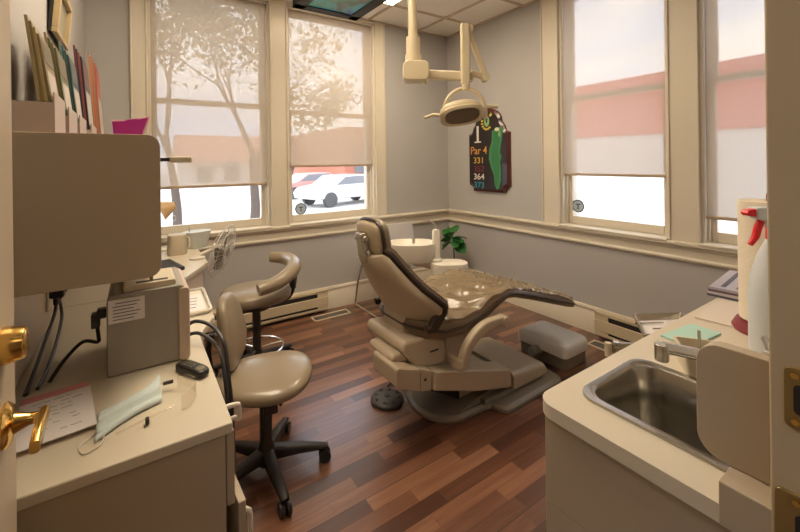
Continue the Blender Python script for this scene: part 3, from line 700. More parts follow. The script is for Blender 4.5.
# brochure holders and brochures leaning on the wall, on top of the cabinet
rnd = random.Random(11)
bcols = [((.22, .16, .07), (.30, .24, .12), 'brown and olive'), ((.12, .14, .06), (.30, .22, .12), 'olive green'), ((.03, .09, .10), (.12, .16, .13), 'dark teal'), ((.03, .03, .05), (.22, .06, .05), 'black and red'), ((.34, .09, .05), (.24, .17, .10), 'orange-red topped')]
ys = [(1.37, 1.55, 1.515, 1.735, -.195), (1.60, 1.80, 1.505, 1.755, -.19), (1.84, 2.06, 1.505, 1.79, -.185), (2.12, 2.38, 1.50, 1.85, -.172), (2.46, 2.74, 1.47, 1.90, -.15)]
place = ['nearest the door', 'second from the door', 'in the middle of the row', 'fourth from the door', 'next to the magenta pouch']
for k, (y0, y1, z0, z1, xf) in enumerate(ys):
    hd = thing('brochure_holder', 'pale plastic brochure holder on the wall cabinet, %s' % place[k], 'holder')
    M().box(xf + .020, xf + .023, y0 - .005, y1 + .005, 1.424, z0 + .025).build('front_panel', HOLD, hd, bev=.001)
    M().box(XL + .006, xf + .020, y0 - .005, y1 + .005, z0 - .005, z0 - .002).build('shelf', HOLD, hd)
    M().box(XL + .006, xf + .020, y0 - .005, y0 - .002, 1.424, z0 - .005).build('side_panel', HOLD, hd)
    nb = 4
    for j in range(nb):
        c1, c2, nm = bcols[k]
        v = rnd.uniform(.6, 1.5)
        xb = xf - .012 + j * .0068; xt = max(XL + .003, xf - .036) + j * .0068
        zt = z1 - .014 * j
        mb = M(); th = .0062
        mb.prism([(xb, z0 + .001), (xb + th, z0 + .001), (xt + th, zt), (xt, zt)], 'y', y0 + .004 * j, y1)
        bc = mat('cover_%d_%d' % (k, j), tuple(min(1, x * v) for x in (c1 if j % 2 else c2)), .4)
        br_ = mb.build('brochure', bc)
        lab = ['rearmost', 'second from the wall', 'third from the wall', 'frontmost'][j]
        tag(br_, '%s brochure, %s of the four %s' % (nm, lab, place[k]), 'brochure', 'brochures leaning on the wall')
        if j == nb - 1:
            zm = z0 + (zt - z0) * .62
            fx = lambda z: xb + th + .0008 + (xt - xb) * (z - z0) / (zt - z0)
            M().prism([(fx(zm), zm), (fx(zm) + .0006, zm), (fx(zt - .01) + .0006, zt - .01), (fx(zt - .01), zt - .01)], 'y', y0 + .02, y1 - .01).build('cover_picture', mat('cover_art_%d' % k, tuple(x * .5 for x in c2) if k != 4 else (.45, .08, .05), .35), br_)
            M().prism([(fx(z0 + .02), z0 + .02), (fx(z0 + .02) + .0006, z0 + .02), (fx(zm - .02) + .0006, zm - .02), (fx(zm - .02), zm - .02)], 'y', y0 + .03, y1 - .03).build('cover_text', mat('cover_txt_%d' % k, (.5, .45, .4), .5), br_)
pf = thing('picture_frame', 'small pale wooden picture frame hung high on the left wall above the brochures', 'picture frame')
tilt = Matrix.Translation((XL + .022, 2.13, 1.955)) @ Matrix.Rotation(R(5), 4, 'Y')
f = M()
for a in ((-.15, .15, .075, .095), (-.15, .15, -.095, -.075), (-.15, -.125, -.075, .075), (.125, .15, -.075, .075)): f.box(-.002, .018, a[0], a[1], a[2], a[3], tilt)
f.build('frame', mat('frame_wood', (.50, .38, .20), .4), pf, bev=.002)
M().box(-.012, -.002, -.15, .15, -.095, .095, tilt).build('backing', BLACK, pf)
M().box(0, .003, -.125, .125, -.075, .075, tilt).build('picture', mat('picture_print', (.30, .27, .2), .3), pf)
mp_ = thing('magenta_pouch', 'bright magenta plastic pouch standing on the wall cabinet', 'pouch')
q = [(-.055, 1.62, 1.424), (.018, 1.55, 1.424), (.042, 1.55, 1.503), (-.06, 1.62, 1.492)]
m = M(); m.loft([[Vector(p) + Vector((.0, .012, 0)) for p in q], [Vector(p) + Vector((0, -.012, 0)) for p in q]]); m.build('pouch_body', MAGENTA, mp_, bev=.004)
M().tube([Vector(q[3]) + Vector((0, -.013, 0)), Vector((-.005, 1.575, 1.492)), Vector(q[2]) + Vector((0, -.013, 0)), Vector(q[1]) + Vector((.002, -.013, .005))], .003, 6).build('rim', mat('magenta_rim', (.75, .35, .55), .4), mp_)

# x-ray viewer / printer box on the worktop
dv = thing('label_printer', 'grey boxy desktop device with a paper label on its side', 'device')
M().prism(rrect(-.068, .128, .7615, .985, .02, 5, (0, 0, 1, 1)), 'y', 1.345, 1.60).build('body', GREYP, dv, bev=.004)
M().prism(rrect(.104, .134, .7612, .978, .012, 4), 'y', 1.338, 1.60).build('front_cover', mat('device_front', (.60, .47, .36), .4), dv, bev=.004)
M().prism(rrect(-.03, .10, .985, 1.002, .006, 3), 'y', 1.36, 1.52).build('top_tray', CREAMP, dv, bev=.002)
M().box(.0, .08, 1.375, 1.39, 1.001, 1.003).build('paper_slot', DARK, dv)
lb = M().box(-.064, .020, 1.343, 1.345, .908, .972).build('paper_label', PAPER, dv)
ln = M()
for k in range(6):
    z = .961 - k * .009; ln.box(-.054 if k else -.048, .010 - .008 * (k % 3), 1.3424, 1.3431, z, z + .002)
ln.build('label_lines', INK, lb)

# outlet, plugs and cords
ot = thing('power_outlet', 'wall outlet with two black plugs under the wall cabinet', 'outlet')
M().box(XL + .006, XL + .012, 1.85, 2.00, .83, .95).build('cover_plate', CREAMP, ot, bev=.002)
def wpt(*p): return p
struct(M().box(XL, XL + .006, .95, 3.0, .765, 1.054).build('trim_6', mat('laminate_backing', (.52, .42, .30), .5)))
pa = thing('black_plug', 'black adapter plug in the outlet, nearer the door', 'plug'); M().box(XL + .0125, XL + .055, 1.86, 1.90, .87, .935).build('plug_body', BLACK, pa, bev=.006); M().cyl((XL + .03, 1.88, .845), (XL + .03, 1.88, .871), .009).build('strain_relief', BLACK, pa)
pb = thing('black_plug', 'black adapter plug in the outlet, farther from the door', 'plug'); M().box(XL + .0125, XL + .055, 1.93, 1.975, .87, .935).build('plug_body', BLACK, pb, bev=.006); M().cyl((XL + .03, 1.95, .845), (XL + .03, 1.95, .871), .009).build('strain_relief', BLACK, pb)
def cord(label, pts, r=.005, m_=BLACK, name='power_cable'):
    o = M().tube(pts, r, 8, smooth=6).build(name, m_); tag(o, label, 'cord'); return o
cord('thick black cord dropping from the outlet to behind the pink notepad', [(XL + .03, 1.88, .845), (XL + .03, 1.84, .82), (XL + .03, 1.66, .79), (XL + .035, 1.45, .775), (XL + .035, 1.36, .767)], .0055)
cord('black cord running beside the thick one down from the outlet', [(XL + .03, 1.95, .845), (XL + .045, 1.88, .80), (XL + .055, 1.70, .78), (XL + .06, 1.48, .770), (XL + .055, 1.38, .767)], .005)
cord('black cord looping from the notepad up to the plug in the device side', [(XL + .075, 1.40, .767), (XL + .10, 1.44, .80), (XL + .14, 1.46, .835), (XL + .175, 1.45, .83), (XL + .178, 1.44, .85), (XL + .175, 1.42, .90), (XL + .176, 1.40, .925)], .005)
pc = thing('power_connector', 'black angled connector plugged into the side of the grey device', 'plug')
M().box(-.092, -.070, 1.385, 1.415, .915, .94).box(-.105, -.085, 1.385, 1.415, .89, .93).build('connector_body', BLACK, pc, bev=.003)
cord('upper black cable looping out from behind the device over the worktop edge', [(.137, 1.50, .802), (.165, 1.46, .825), (.205, 1.42, .813), (.228, 1.35, .78), (.232, 1.30, .70), (.235, 1.27, .60), (.24, 1.27, .35), (.24, 1.27, .02)], .006)
cord('lower black cable hanging in front of the stool backrest', [(.137, 1.45, .79), (.165, 1.42, .80), (.198, 1.37, .785), (.212, 1.30, .765), (.216, 1.25, .69), (.22, 1.22, .55), (.225, 1.22, .3), (.23, 1.22, .02)], .0055)

# things on the near worktop
rm = thing('remote_control', 'black remote control on the edge of the drawer cabinet', 'remote', (.128, 1.245, .7605), R(-62))
M().sell((0, 0, .011), (.058, .021, .012), .5, .55).build('remote_body', BLACK, rm)
bt = M()
for i in range(4):
    for j in range(3): bt.sell((-.03 + i * .013, -.009 + j * .009, .0225), (.004, .003, .002), .7, .7, nu=10, nv=6)
bt.build('keys', mat('remote_keys', (.14, .12, .07), .5), rm)
M().sell((.033, 0, .0205), (.014, .013, .003), .7, .9).build('key_pad', mat('remote_pad', (.20, .16, .09), .5), rm)
nmx = frame(Vector((.991, .13, 0)), Vector((-.13, .991, 0)), (0, 0, 1), (-.155, 1.215, .7605))
pn = thing('pink_notepad', 'pink notepad under the handwritten sheet near the door lever', 'notepad')
M().box(-.068, .062, -.10, .122, 0, .009, nmx).build('pad', PINK, pn, bev=.001)
ps = thing('handwritten_sheet', 'white sheet with handwriting lying on the pink notepad', 'paper')
M().box(-.068, .065, -.12, .085, .0095, .0115, nmx).build('sheet', PAPER, ps)
hw_ = M(); rnd = random.Random(3)
for k in range(9):
    y = .065 - k * .019
    x0 = -.05 + rnd.random() * .02
    while x0 < .03:
        l = rnd.uniform(.008, .022); 
        if rnd.random() > .35: hw_.tube([nmx @ Vector((x0 + l * i / 5, y + rnd.uniform(-.002, .002), .0118)) for i in range(6)], .0005, 4)
        x0 += l + .005
hw_.build('handwriting', INK, ps)
fm = thing('face_mask', 'pale blue pleated face mask lying across the worktop', 'mask')
def sheet(fn, nu, nv):
    m = M(); g_ = [[m.bm.verts.new(fn(i / nu, j / nv)) for j in range(nv + 1)] for i in range(nu + 1)]
    for i in range(nu):
        for j in range(nv): m.face([g_[i][j], g_[i][j + 1], g_[i + 1][j + 1], g_[i + 1][j]])
    return m
def mk(u, v):
    x = -.075 + .125 * u; y = 1.075 + .085 * u + .12 * (v - .5) * (1 - .25 * math.sin(PI * u))
    z = .764 + .022 * math.sin(PI * v) * (.5 + .9 * u * (1.15 - u)) + .004 * math.sin(v * 22) + .022 * max(0, u - .8) * 3 * v
    return (x, y + .03, z)
sheet(mk, 24, 20).build('mask_body', MASKC, fm, sharp=180, solid=.0012)
M().tube([(-.075, 1.08, .765), (-.10, 1.05, .763), (-.09, 1.02, .762), (-.065, 1.035, .763), (-.06, 1.07, .766)], .0016, 6, smooth=5).build('ear_loop', WHITE, fm)
sg = thing('safety_glasses', 'clear safety glasses lying beside the face mask', 'safety glasses')
def gl(u, v):
    a = R(-70 + 140 * u); return (.068 + .055 * math.cos(a) - .0, 1.12 + .06 * math.sin(a), .7625 + .034 * v + .003 * math.cos(a))
sheet(gl, 24, 6).build('lens', CLEAR, sg, sharp=180, solid=.002)
M().tube([(.073, 1.186, .78), (.03, 1.195, .775), (-.02, 1.17, .765)], .0028, 6, smooth=4).build('temple', CLEAR, sg)
M().tube([(.073, 1.064, .78), (.02, 1.055, .775), (-.04, 1.05, .765)], .0028, 6, smooth=4).build('temple', CLEAR, sg)
M().box(.055, .078, 1.182, 1.19, .776, .784).build('hinge', BROWNBK, sg, bev=.002); M().box(.014, .022, 1.050, 1.064, .762, .775).build('hinge', BROWNBK, sg, bev=.002)

# tray on the worktop
tr = thing('plastic_tray', 'white plastic tray with papers on the worktop behind the device', 'tray', (.183, 1.86, .7605), R(-2))
o_ = M(); o_.prism(rrect(-.065, .065, -.155, .155, .015), 'z', 0, .004); o_.build('tray_bottom', WHITE, tr)
rim_ = [(x, y, .012) for x, y in rrect(-.068, .068, -.158, .158, .018)]
M().tube(rim_, .006, 8, closed=True).build('tray_rim', WHITE, tr)
M().box(-.05, .05, -.12, .10, .0045, .007).build('papers', PAPER, tr)
tl = M()
for k in range(4): tl.box(-.03, .02 + .005 * k, -.08 + k * .04, -.074 + k * .04, .0072, .0076)
tl.build('print_lines', INK, tr)

# far desk things
mo = thing('flat_monitor', 'black panel lying at the edge of the corner desk by the wall cabinet', 'monitor', (.12, 2.62, .7605), R(12))
M().box(-.14, .075, -.16, .10, 0, .02).build('panel_body', BLACK, mo, bev=.004); M().box(-.125, .06, -.145, .085, .02, .021).build('screen', DARK, mo)
kt = thing('beige_canister', 'beige canister with a handle on the corner desk', 'canister', (.225, 2.95, .7605))
M().loft([ovalring(.058, .058, z, e=.6) if 0 else ovalring(a, a, z, e=.6) for a, z in ((.056, 0), (.058, .01), (.054, .125), (.05, .13))]).build('canister_body', mat('canister_beige', (.50, .42, .31), .5), kt)
M().tube([(.05, -.03, .11), (.066, -.045, .10), (.066, -.045, .05), (.052, -.035, .03)], .005, 8, smooth=4).build('handle', CREAMP, kt)
tb = thing('tissue_box', 'white open bin with slanted lid on the corner desk behind the fan', 'bin', (.36, 3.10, .7605), R(20))
M().loft([ovalring(.06, .05, 0, e=.8), ovalring(.085, .065, .09, e=.8), ovalring(.09, .07, .115, e=.8), ovalring(.08, .06, .113, e=.8)]).build('bin_body', mat('bin_pale', (.55, .56, .50), .5), tb)
M().cyl((-.05, 0, .1), (-.055, 0, .15), .003, n=8).build('lid_pin', GREYP, tb)
# fan
fn_ = thing('desk_fan', 'small white desk fan with wire cage at the edge of the corner desk', 'fan', (.315, 2.72, .7605))
fd = Vector((.82, -.50, -.28)).normalized(); fu = Vector((0, 0, 1)); fs = fu.cross(fd).normalized(); fu = fd.cross(fs)
fm_ = frame(fs, fu, fd, (.145, -.02, .035))
cg = M()
for k in range(30):
    a = 2 * PI * k / 30
    pr_ = [(.025, .032), (.07, .034), (.14, .022), (.168, 0), (.14, -.024), (.07, -.034), (.03, -.036)]
    cg.tube([fm_ @ Vector((r_ * math.cos(a), r_ * math.sin(a), z)) for r_, z in pr_], .0012, 4)
for r_, z in ((.168, 0), (.14, .022), (.14, -.024), (.07, .034)):
    cg.tube([fm_ @ Vector((r_ * math.cos(R(a)), r_ * math.sin(R(a)), z)) for a in range(0, 360, 12)], .003 if r_ > .15 else .0016, 6, closed=True)
cg.build('cage', mat('fan_wire', (.62, .60, .56), .4), fn_)
M().lathe([(0, -.015), (.03, -.012), (.032, .03), (.02, .037), (0, .038)], mtx=fm_).build('hub', GREYP, fn_)
for k in range(4):
    a0 = 2 * PI * k / 4; rings = []
    for r_, hw2, tw in ((.028, .015, .5), (.07, .035, .45), (.11, .04, .35), (.125, .025, .3)):
        ring = []
        for w_, th in ((-hw2, -.001), (hw2, -.001), (hw2, .001), (-hw2, .001)):
            ring.append(fm_ @ (Matrix.Rotation(a0, 4, 'Z') @ Vector((r_, w_ * math.cos(tw), w_ * math.sin(tw) + th))))
        rings.append(ring)
    M().loft(rings).build('blade', mat('fan_blade', (.10, .075, .05), .4) if k == 0 else bpy.data.materials['fan_blade'], fn_)
M().lathe([(0, -.07), (.03, -.065), (.036, -.02), (.032, -.015), (0, -.015)], mtx=fm_).build('motor', WHITE, fn_)
M().tube([fm_ @ Vector((0, 0, -.055)), (.02, .01, .02), (0, 0, .005)], .012, 10, smooth=5).build('neck', WHITE, fn_)
M().lathe([(0, 0), (.045, 0), (.045, .01), (.02, .018), (0, .02)]).build('foot', WHITE, fn_)
# lamp with tan shade
dl = thing('desk_lamp', 'small lamp with tan conical shade at the window beside the wall cabinet', 'lamp', (.13, 3.12, .7605))
M().lathe([(0, 0), (.05, 0), (.05, .012), (.008, .02), (.007, .22), (0, .22)], n=20).build('base', CREAMP, dl)
lm_ = Matrix.Translation((.06, 0, .29)) @ Matrix.Rotation(R(68), 4, 'Y')
M().lathe([(.068, -.05), (.07, -.05), (.022, .045), (.018, .045)], mtx=lm_).build('lamp_shade', SHADEC, dl)
M().tube([(0, 0, .21), (-.01, 0, .28), (.03, 0, .30)], .006, 8, smooth=5).build('arm', CREAMP, dl)
M().lathe([(0, -.0), (.02, .0), (.02, .03), (0, .035)], (.085, 0, .20), 12).build('bulb', CLEAR, dl)

# ================================================================ right counter
ZC = .92
CX, CY = .59, .452
rc = thing('sink_counter', 'beige sink counter along the doorway wall with rounded worktop corner', 'counter')
# worktop with sink hole: frame of pieces in one mesh
SX0, SX1, SY0, SY1 = .668, .872, .150, .408
def top_ring(z, ins=0):
    return rrect(CX + ins, 2.2, YD + .006, CY - ins, .03, 6, (0, 0, 0, 1))
wt = M()
outer = rrect(CX, 2.2, YD + .006, CY, .03, 6, (0, 0, 0, 1))
def strip(x0, x1, y0, y1): wt.box(x0, x1, y0, y1, ZC - .024, ZC)
# left piece with rounded corner, then borders
wt.prism(rrect(CX, SX0 + .004, YD + .006, CY, .035, 6, (0, 0, 0, 1)), 'z', ZC - .024, ZC)
strip(SX0 + .004, SX1 - .004, YD + .006, SY0 + .004); strip(SX0 + .004, SX1 - .004, SY1 - .004, CY); strip(SX1 - .004, 2.2, YD + .006, CY)
wt.build('worktop', TOP, rc, bev=.0)
M().box(CX + .012, 2.19, YD + .006, CY - .012, .08, ZC - .18).box(CX + .012, SX0 - .01, YD + .006, CY - .012, ZC - .18, ZC - .024).box(SX0 - .01, 2.19, CY - .024, CY - .012, ZC - .18, ZC - .024).build('body', CAB, rc, bev=.002)
M().box(CX + .05, 2.17, YD + .006, CY - .06, 0, .08).build('toe_kick', CAB, rc)
M().box(CX - .001, .648, YD + .002, .184, ZC - .0235, ZC + .029).box(.648, 2.2, YD + .002, .1425, ZC, ZC + .05).build('backsplash', CAB, rc, bev=.002)
for x0, x1 in ((.70, 1.18), (1.19, 1.67), (1.68, 2.17)):
    d_ = M().box(x0, x1, CY - .012, CY + .004, .10, .86).build('cabinet_door', CAB, rc, bev=.003)
    M().tube([(x1 - .05, CY + .004, .70), (x1 - .05, CY + .022, .705), (x1 - .05, CY + .024, .74), (x1 - .05, CY + .022, .775), (x1 - .05, CY + .004, .78)], .005, 8, smooth=3).build('handle', WHITE, d_)
# sink
sk = thing('steel_sink', 'stainless steel sink set into the right counter', 'sink')
o1 = rrect(SX0 - .012, SX1 + .012, SY0 - .0, SY1 + .008, .035, 6); i1 = rrect(SX0 + .005, SX1 - .004, SY0 + .012, SY1 - .007, .04, 6)
def rs(poly, z): return [(x, y, z) for x, y in poly]
def scl(poly, k, cx, cy): return [(cx + (x - cx) * k, cy + (y - cy) * k) for x, y in poly]
scx, scy = (SX0 + SX1) / 2, (SY0 + SY1) / 2
s_ = M(); s_.loft([rs(o1, ZC + .0005), rs(scl(o1, .995, scx, scy), ZC + .005), rs(scl(i1, 1.04, scx, scy), ZC + .005), rs(i1, ZC), rs(scl(i1, .97, scx, scy), ZC - .08), rs(scl(i1, .93, scx, scy), ZC - .135), rs(scl(i1, .82, scx, scy), ZC - .15), rs(scl(i1, .1, scx, scy), ZC - .155)], cap=False)
s_.face([v for v in list(s_.bm.verts)[-len(i1):]])
s_.build('basin', mat('sink_steel', (.42, .40, .36), .24, 1), sk, sharp=60)
M().lathe([(0, 0), (.025, 0), (.027, .003), (.02, .0045), (0, .003)], (scx, scy, ZC - .155)).build('drain', CHROME, sk)
# faucet
fa = thing('sink_faucet', 'chrome faucet arching over the sink', 'faucet', (.915, .205, ZC + .001))
M().lathe([(0, 0), (.022, 0), (.022, .012), (.016, .02), (.015, .055), (.018, .07), (.014, .082), (0, .085)]).build('faucet_base', CHROME, fa)
M().tube([(-.0, .0, .035), (-.03, .03, .05), (-.075, .07, .070), (-.125, .12, .082)], [.014, .012, .0105, .010], 14, smooth=6).build('spout', CHROME, fa)
M().cyl((-.127, .122, .088), (-.127, .122, .058), .0115).build('spout_tip', STEEL, fa, bev=.002)
M().tube([(0, 0, .075), (.02, .01, .085), (.04, .02, .09)], .006, 8, smooth=4).build('lever', CHROME, fa)
# splash panel
sp_ = thing('splash_panel', 'beige rounded upright panel at the wall end of the sink counter', 'panel')
M().prism(rrect(YD + .014, .219, ZC + .030, 1.100, .028, 8, (0, 1, 1, 0)), 'x', .628, .6475).build('panel_board', CAB, sp_, bev=.0015)
M().box(.6475, .66, .1455, .16, ZC + .031, 1.04).build('rear_bracket', CAB, sp_)
# beige box, cards, magazine, towels, bottle
tbx = thing('cream_caddy', 'cream plastic caddy with pens behind the faucet', 'caddy', (.932, .318, ZC + .001), R(35))
m = M(); m.loft([rs(rrect(-.038, .038, -.03, .03, .008, 3), 0), rs(rrect(-.044, .044, -.036, .036, .008, 3), .046), rs(rrect(-.039, .039, -.031, .031, .006, 3), .046), rs(rrect(-.034, .034, -.026, .026, .006, 3), .008)]); m.build('caddy_body', CREAMP, tbx)
for k, (a, b_) in enumerate(((-.02, 0), (.01, .01))):
    pq = tag(M().cyl((.932 + a * .6, .312 + b_ * .6, ZC + .012), (.932 + a * .6 + .02, .318 + b_ * .6 + .004, ZC + .07), .0028, n=10).build('steel_probe', STEEL), ['steel probe standing in the cream caddy, nearer the sink', 'steel probe standing in the cream caddy, farther from the sink'][k], 'probe', 'probes in the caddy')
cy_ = tag(M().box(-.065, .07, -.032, .032, 0, .004, Matrix.Translation((1.095, .392, ZC + .0006)) @ Matrix.Rotation(R(-6), 4, 'Z')).build('cyan_card', CYAN), 'pale cyan card lying on the far edge of the sink counter', 'card')
cw = tag(M().box(-.10, .12, -.05, .05, 0, .003, Matrix.Translation((1.33, .385, ZC + .0006)) @ Matrix.Rotation(R(3), 4, 'Z')).build('white_sheet', mat('plain_sheet', (.72, .64, .56), .6)), 'plain white sheet on the counter beyond the cyan card', 'paper')
rnd = random.Random(5)
for k in range(4):
    mm = Matrix.Translation((1.60, .385, ZC + .001 + k * .0075)) @ Matrix.Rotation(R(rnd.uniform(-4, 6)), 4, 'Z')
    c_ = [(.10, .10, .16), (.60, .58, .60), (.16, .10, .14), (.42, .40, .48)][k]
    mg = M().prism(rrect(-.135, .135, -.10, .10, .004, 2), 'z', 0, .007)
    mg.bm.transform(mm)
    mg = mg.build('magazine', mat('magazine_cover_%d' % k, c_, .3))
    tag(mg, ['bottom', 'second from bottom', 'third from bottom', 'topmost, dark-striped'][k] + ' magazine of the stack behind the paper towel roll', 'magazine', 'magazines on the sink counter')
    if k == 3:
        s2 = M()
        for j in range(5): s2.box(-.11, .11, -.08 + j * .036, -.068 + j * .036, .0072, .0078, mm)
        s2.build('cover_print', mat('cover_ink', (.05, .04, .08), .4), mg)
tw = thing('paper_towel_roll', 'tall cream paper towel roll on a maroon holder', 'paper towels', (1.275, .283, ZC + .0005))
M().lathe([(0, 0), (.078, 0), (.08, .006), (.072, .022), (.045, .028), (0, .028)]).build('holder_base', MAROON, tw)
M().lathe([(.018, .03), (.065, .03), (.0655, .31), (.065, .318), (.02, .318)], n=40).build('towel_roll', TOWEL, tw)
M().cyl((0, 0, .02), (0, 0, .335), .012).build('holder_rod', MAROON, tw)
sb = thing('spray_bottle', 'white spray bottle with red trigger and handwriting', 'spray bottle', (1.135, .247, ZC + .0005), R(148))
M().loft([ovalring(.046, .034, z, e=.7) if z == 0 else ovalring(a, b_, z, e=.8) for a, b_, z in ((.046, .034, 0), (.050, .037, .01), (.050, .037, .13), (.046, .034, .17), (.032, .026, .215), (.018, .018, .242), (.015, .015, .252))]).build('bottle', BOTTLE, sb)
M().lathe([(0, .248), (.0175, .248), (.0175, .272), (0, .272)], n=18).build('collar', RED, sb)
M().prism([(-.018, .272), (.014, .272), (.018, .282), (.05, .295), (.052, .318), (-.026, .318), (-.03, .305)], 'y', -.0125, .0125).build('sprayer_head', BOTTLE, sb, bev=.003)
M().prism([(.050, .298), (.066, .300), (.072, .306), (.066, .313), (.050, .315)], 'y', -.009, .009).build('nozzle', RED, sb, bev=.002)
M().tube([(.03, 0, .295), (.04, 0, .275), (.046, 0, .255), (.058, 0, .238)], [.007, .0075, .007, .005], 10, smooth=4).build('trigger', RED, sb)
wt_ = M()
for st_ in ([(.012, .10), (.014, .12), (.018, .135), (.022, .12), (.023, .10)], [(.013, .113), (.022, .113)], [(.03, .10), (.03, .125), (.038, .118), (.03, .112)], [(.008, .07), (.02, .09), (.022, .07), (.012, .072), (.030, .082), (.034, .07)]):
    wt_.tube([(x, .0355 - .35 * max(0, x - .02), z) for x, z in [(a * 1.1 - .002, b_ * 1.15 - .005) for a, b_ in st_]], .0011, 5)
wt_.build('marker_writing', INK, sb)

# instrument tray on a slim stand beyond the counter
it = thing('instrument_stand', 'steel instrument tray on a slim arm beyond the sink counter', 'tray stand')
tz = .80
qa, qb, qd = Vector((1.45, .695, tz)), Vector((1.61, .60, tz)), Vector((1.30, .59, tz))
ex = (qb - qa); ey = (qd - qa)
cors = [qa, qb, qb + ey * 1.0, qd]
cen = sum(cors, Vector()) / 4
inr = [cen + (p - cen) * .9 for p in cors]
m = M(); m.loft([[p + Vector((0, 0, -.03)) for p in [cen + (p - cen) * .88 for p in cors]], cors, inr, [p + Vector((0, 0, -.024)) for p in [cen + (p - cen) * .82 for p in cors]]]); m.build('steel_tray', STEEL, it, bev=.006)
m = M(); z_ = tz - .023; m.loft([[p.xy.to_3d() + Vector((0, 0, z_)) for p in [cen + (p - cen) * .8 for p in cors]], [p.xy.to_3d() + Vector((0, 0, z_ + .0015)) for p in [cen + (p - cen) * .8 for p in cors]]]); m.build('tray_paper', PAPER, it)
M().cyl((cen.x, cen.y, 0.02), (cen.x, cen.y, tz - .03), .016).build('pole', CHROME, it)
M().lathe([(0, 0), (.12, 0), (.12, .012), (.03, .024), (0, .024)], (cen.x, cen.y, 0)).build('base', STEEL, it)
M().tube([(cen.x, cen.y, .70), (cen.x - .04, cen.y + .08, .70), (cen.x - .10, cen.y + .12, .70)], .012, 10, smooth=4).build('holder_arm', STEEL, it)
for k in range(2):
    c_ = Vector((cen.x - .085 - .03 * k, cen.y + .115 + .012 * k, .70)); M().cyl(c_ + Vector((0, 0, -.03)), c_ + Vector((0, 0, .015)), .011).build('holder_cup', CREAMP if k else STEEL, it)
for k in range(2):
    a_ = inr[0] * (.75 - .3 * k) + inr[2] * (.25 + .3 * k); d2 = (cors[2] - cors[1]).normalized()
    pz = M().tube([Vector((a_.x, a_.y, tz - .017)) - ex.normalized() * .05, Vector((a_.x, a_.y, tz - .017)) + ex.normalized() * .05], [.003, .002], 8).build('dental_probe', STEEL)
    tag(pz, ['thin steel dental probe on the tray, nearer the window wall', 'thin steel dental probe on the tray, nearer the sink counter'][k], 'dental tool', 'probes on the tray')

# ================================================================ ceiling things
def panel(y0, y1, x0, label):
    lt_ = thing('ceiling_light', label, 'ceiling light', group='ceiling light panels'); x1 = x0 + .576
    M().box(x0, x1, y0, y1, H - .003, H + .008).build('diffuser', PANEL, lt_)
    f = M(); a, b_ = x0 - .01, x1 + .01; c_, d_ = y0 - .01, y1 + .01
    f.box(a, b_, y1, d_, H - .006, H + .01).box(a, b_, c_, y0, H - .006, H + .01).box(a, x0, c_, d_, H - .006, H + .01).box(x1, b_, c_, d_, H - .006, H + .01); f.build('frame', TRIM, lt_)
panel(1.718, 2.908, 1.332, 'lit fluorescent ceiling panel behind the hanging monitor')
panel(1.11, 2.30, .112, 'lit ceiling panel added out of view above the drawer cabinet and doorway')  # unseen panel, added to light the near counters

tv = thing('ceiling_monitor', 'black monitor hung from the ceiling with its screen facing down', 'monitor')
tz0 = 2.50
x0, x1, y0, y1 = .985, 1.515, 2.12, 2.86
M().prism([(x0, y0), (x1, y0), (x1, y1), (x0, y1)], 'z', tz0 + .012, tz0 + .075).build('housing', mat('monitor_black', (.006, .006, .006), .6), tv, bev=.006)
f = M(); b_ = .085
f.box(x0, x1, y0, y0 + b_, tz0, tz0 + .015).box(x0, x1, y1 - b_, y1, tz0, tz0 + .015).box(x0, x0 + b_, y0, y1, tz0, tz0 + .015).box(x1 - b_, x1, y0, y1, tz0, tz0 + .015); f.build('bezel', bpy.data.materials['monitor_black'], tv, bev=.004)
M().box(x0 + b_, x1 - b_, y0 + b_, y1 - b_, tz0 + .008, tz0 + .013).build('screen', SCREEN, tv)
M().box(1.2, 1.3, 2.4, 2.5, tz0 + .07, H).build('mount', BLACK, tv)

dlp = thing('dental_light', 'cream ceiling-mounted dental lamp with folded arm over the chair', 'dental lamp', (1.30, 1.778, 0))
# local x is along the horizontal arm
AR = Vector((.829, -.559, 0)); AS = Vector((.559, .829, 0))
def L(a, b_, z): return AR * a + AS * b_ + Vector((0, 0, z))
M().cyl((0, 0, 2.03), (0, 0, H - .02), .026).build('ceiling_pole', LAMPC, dlp)
M().cyl((0, 0, H - .03), (0, 0, H), .07).build('ceiling_plate', LAMPC, dlp)
M().cyl((0, 0, 1.93), (0, 0, 2.04), .038).build('sleeve', LAMPC, dlp)
km = frame(AR, AS, (0, 0, 1), (0, 0, 0))
M().prism(rrect(-.04, .045, 1.88, 1.935, .01), 'y', -.045, .045).bm.free()
kb = M(); kb.loft([[km @ Vector((x, y, z)) for x, z in rrect(-.06, .085, 1.79, 1.90, .03, 5)] for y in (-.055, .055)]); kb.build('knuckle', LAMPC, dlp, bev=.008)
kb = M(); kb.cyl((0, 0, 1.895), (0, 0, 1.94), .045).cyl(L(.07, -.03, 1.775), L(.07, -.03, 1.795), .01); kb.build('knuckle_collar', LAMPC, dlp)
a1 = M(); a1.loft([[L(x, y, z + (x - .08) * -.06) for y, z in rrect(-.022, .022, 1.805, 1.855, .008, 3)] for x in (.08, .33)]); a1.build('lower_arm', LAMPC, dlp)
a1 = M(); a1.loft([[L(x, y, z) for x, y in rrect(.262, .310, -.05, -.008, .01, 3)] for z in (1.77, 2.10)]); a1.build('upright_arm', LAMPC, dlp, bev=.003)
a1 = M(); p0, p1 = L(.31, .0, 2.07), L(.41, -.0, 1.80); dr = (p1 - p0).normalized(); sd = AS; nn = dr.cross(sd)
a1.loft([[p + sd * y + nn * z for y, z in rrect(-.018, .018, -.014, .014, .006, 3)] for p in (p0, p1)]); a1.build('spring_arm', LAMPC, dlp)
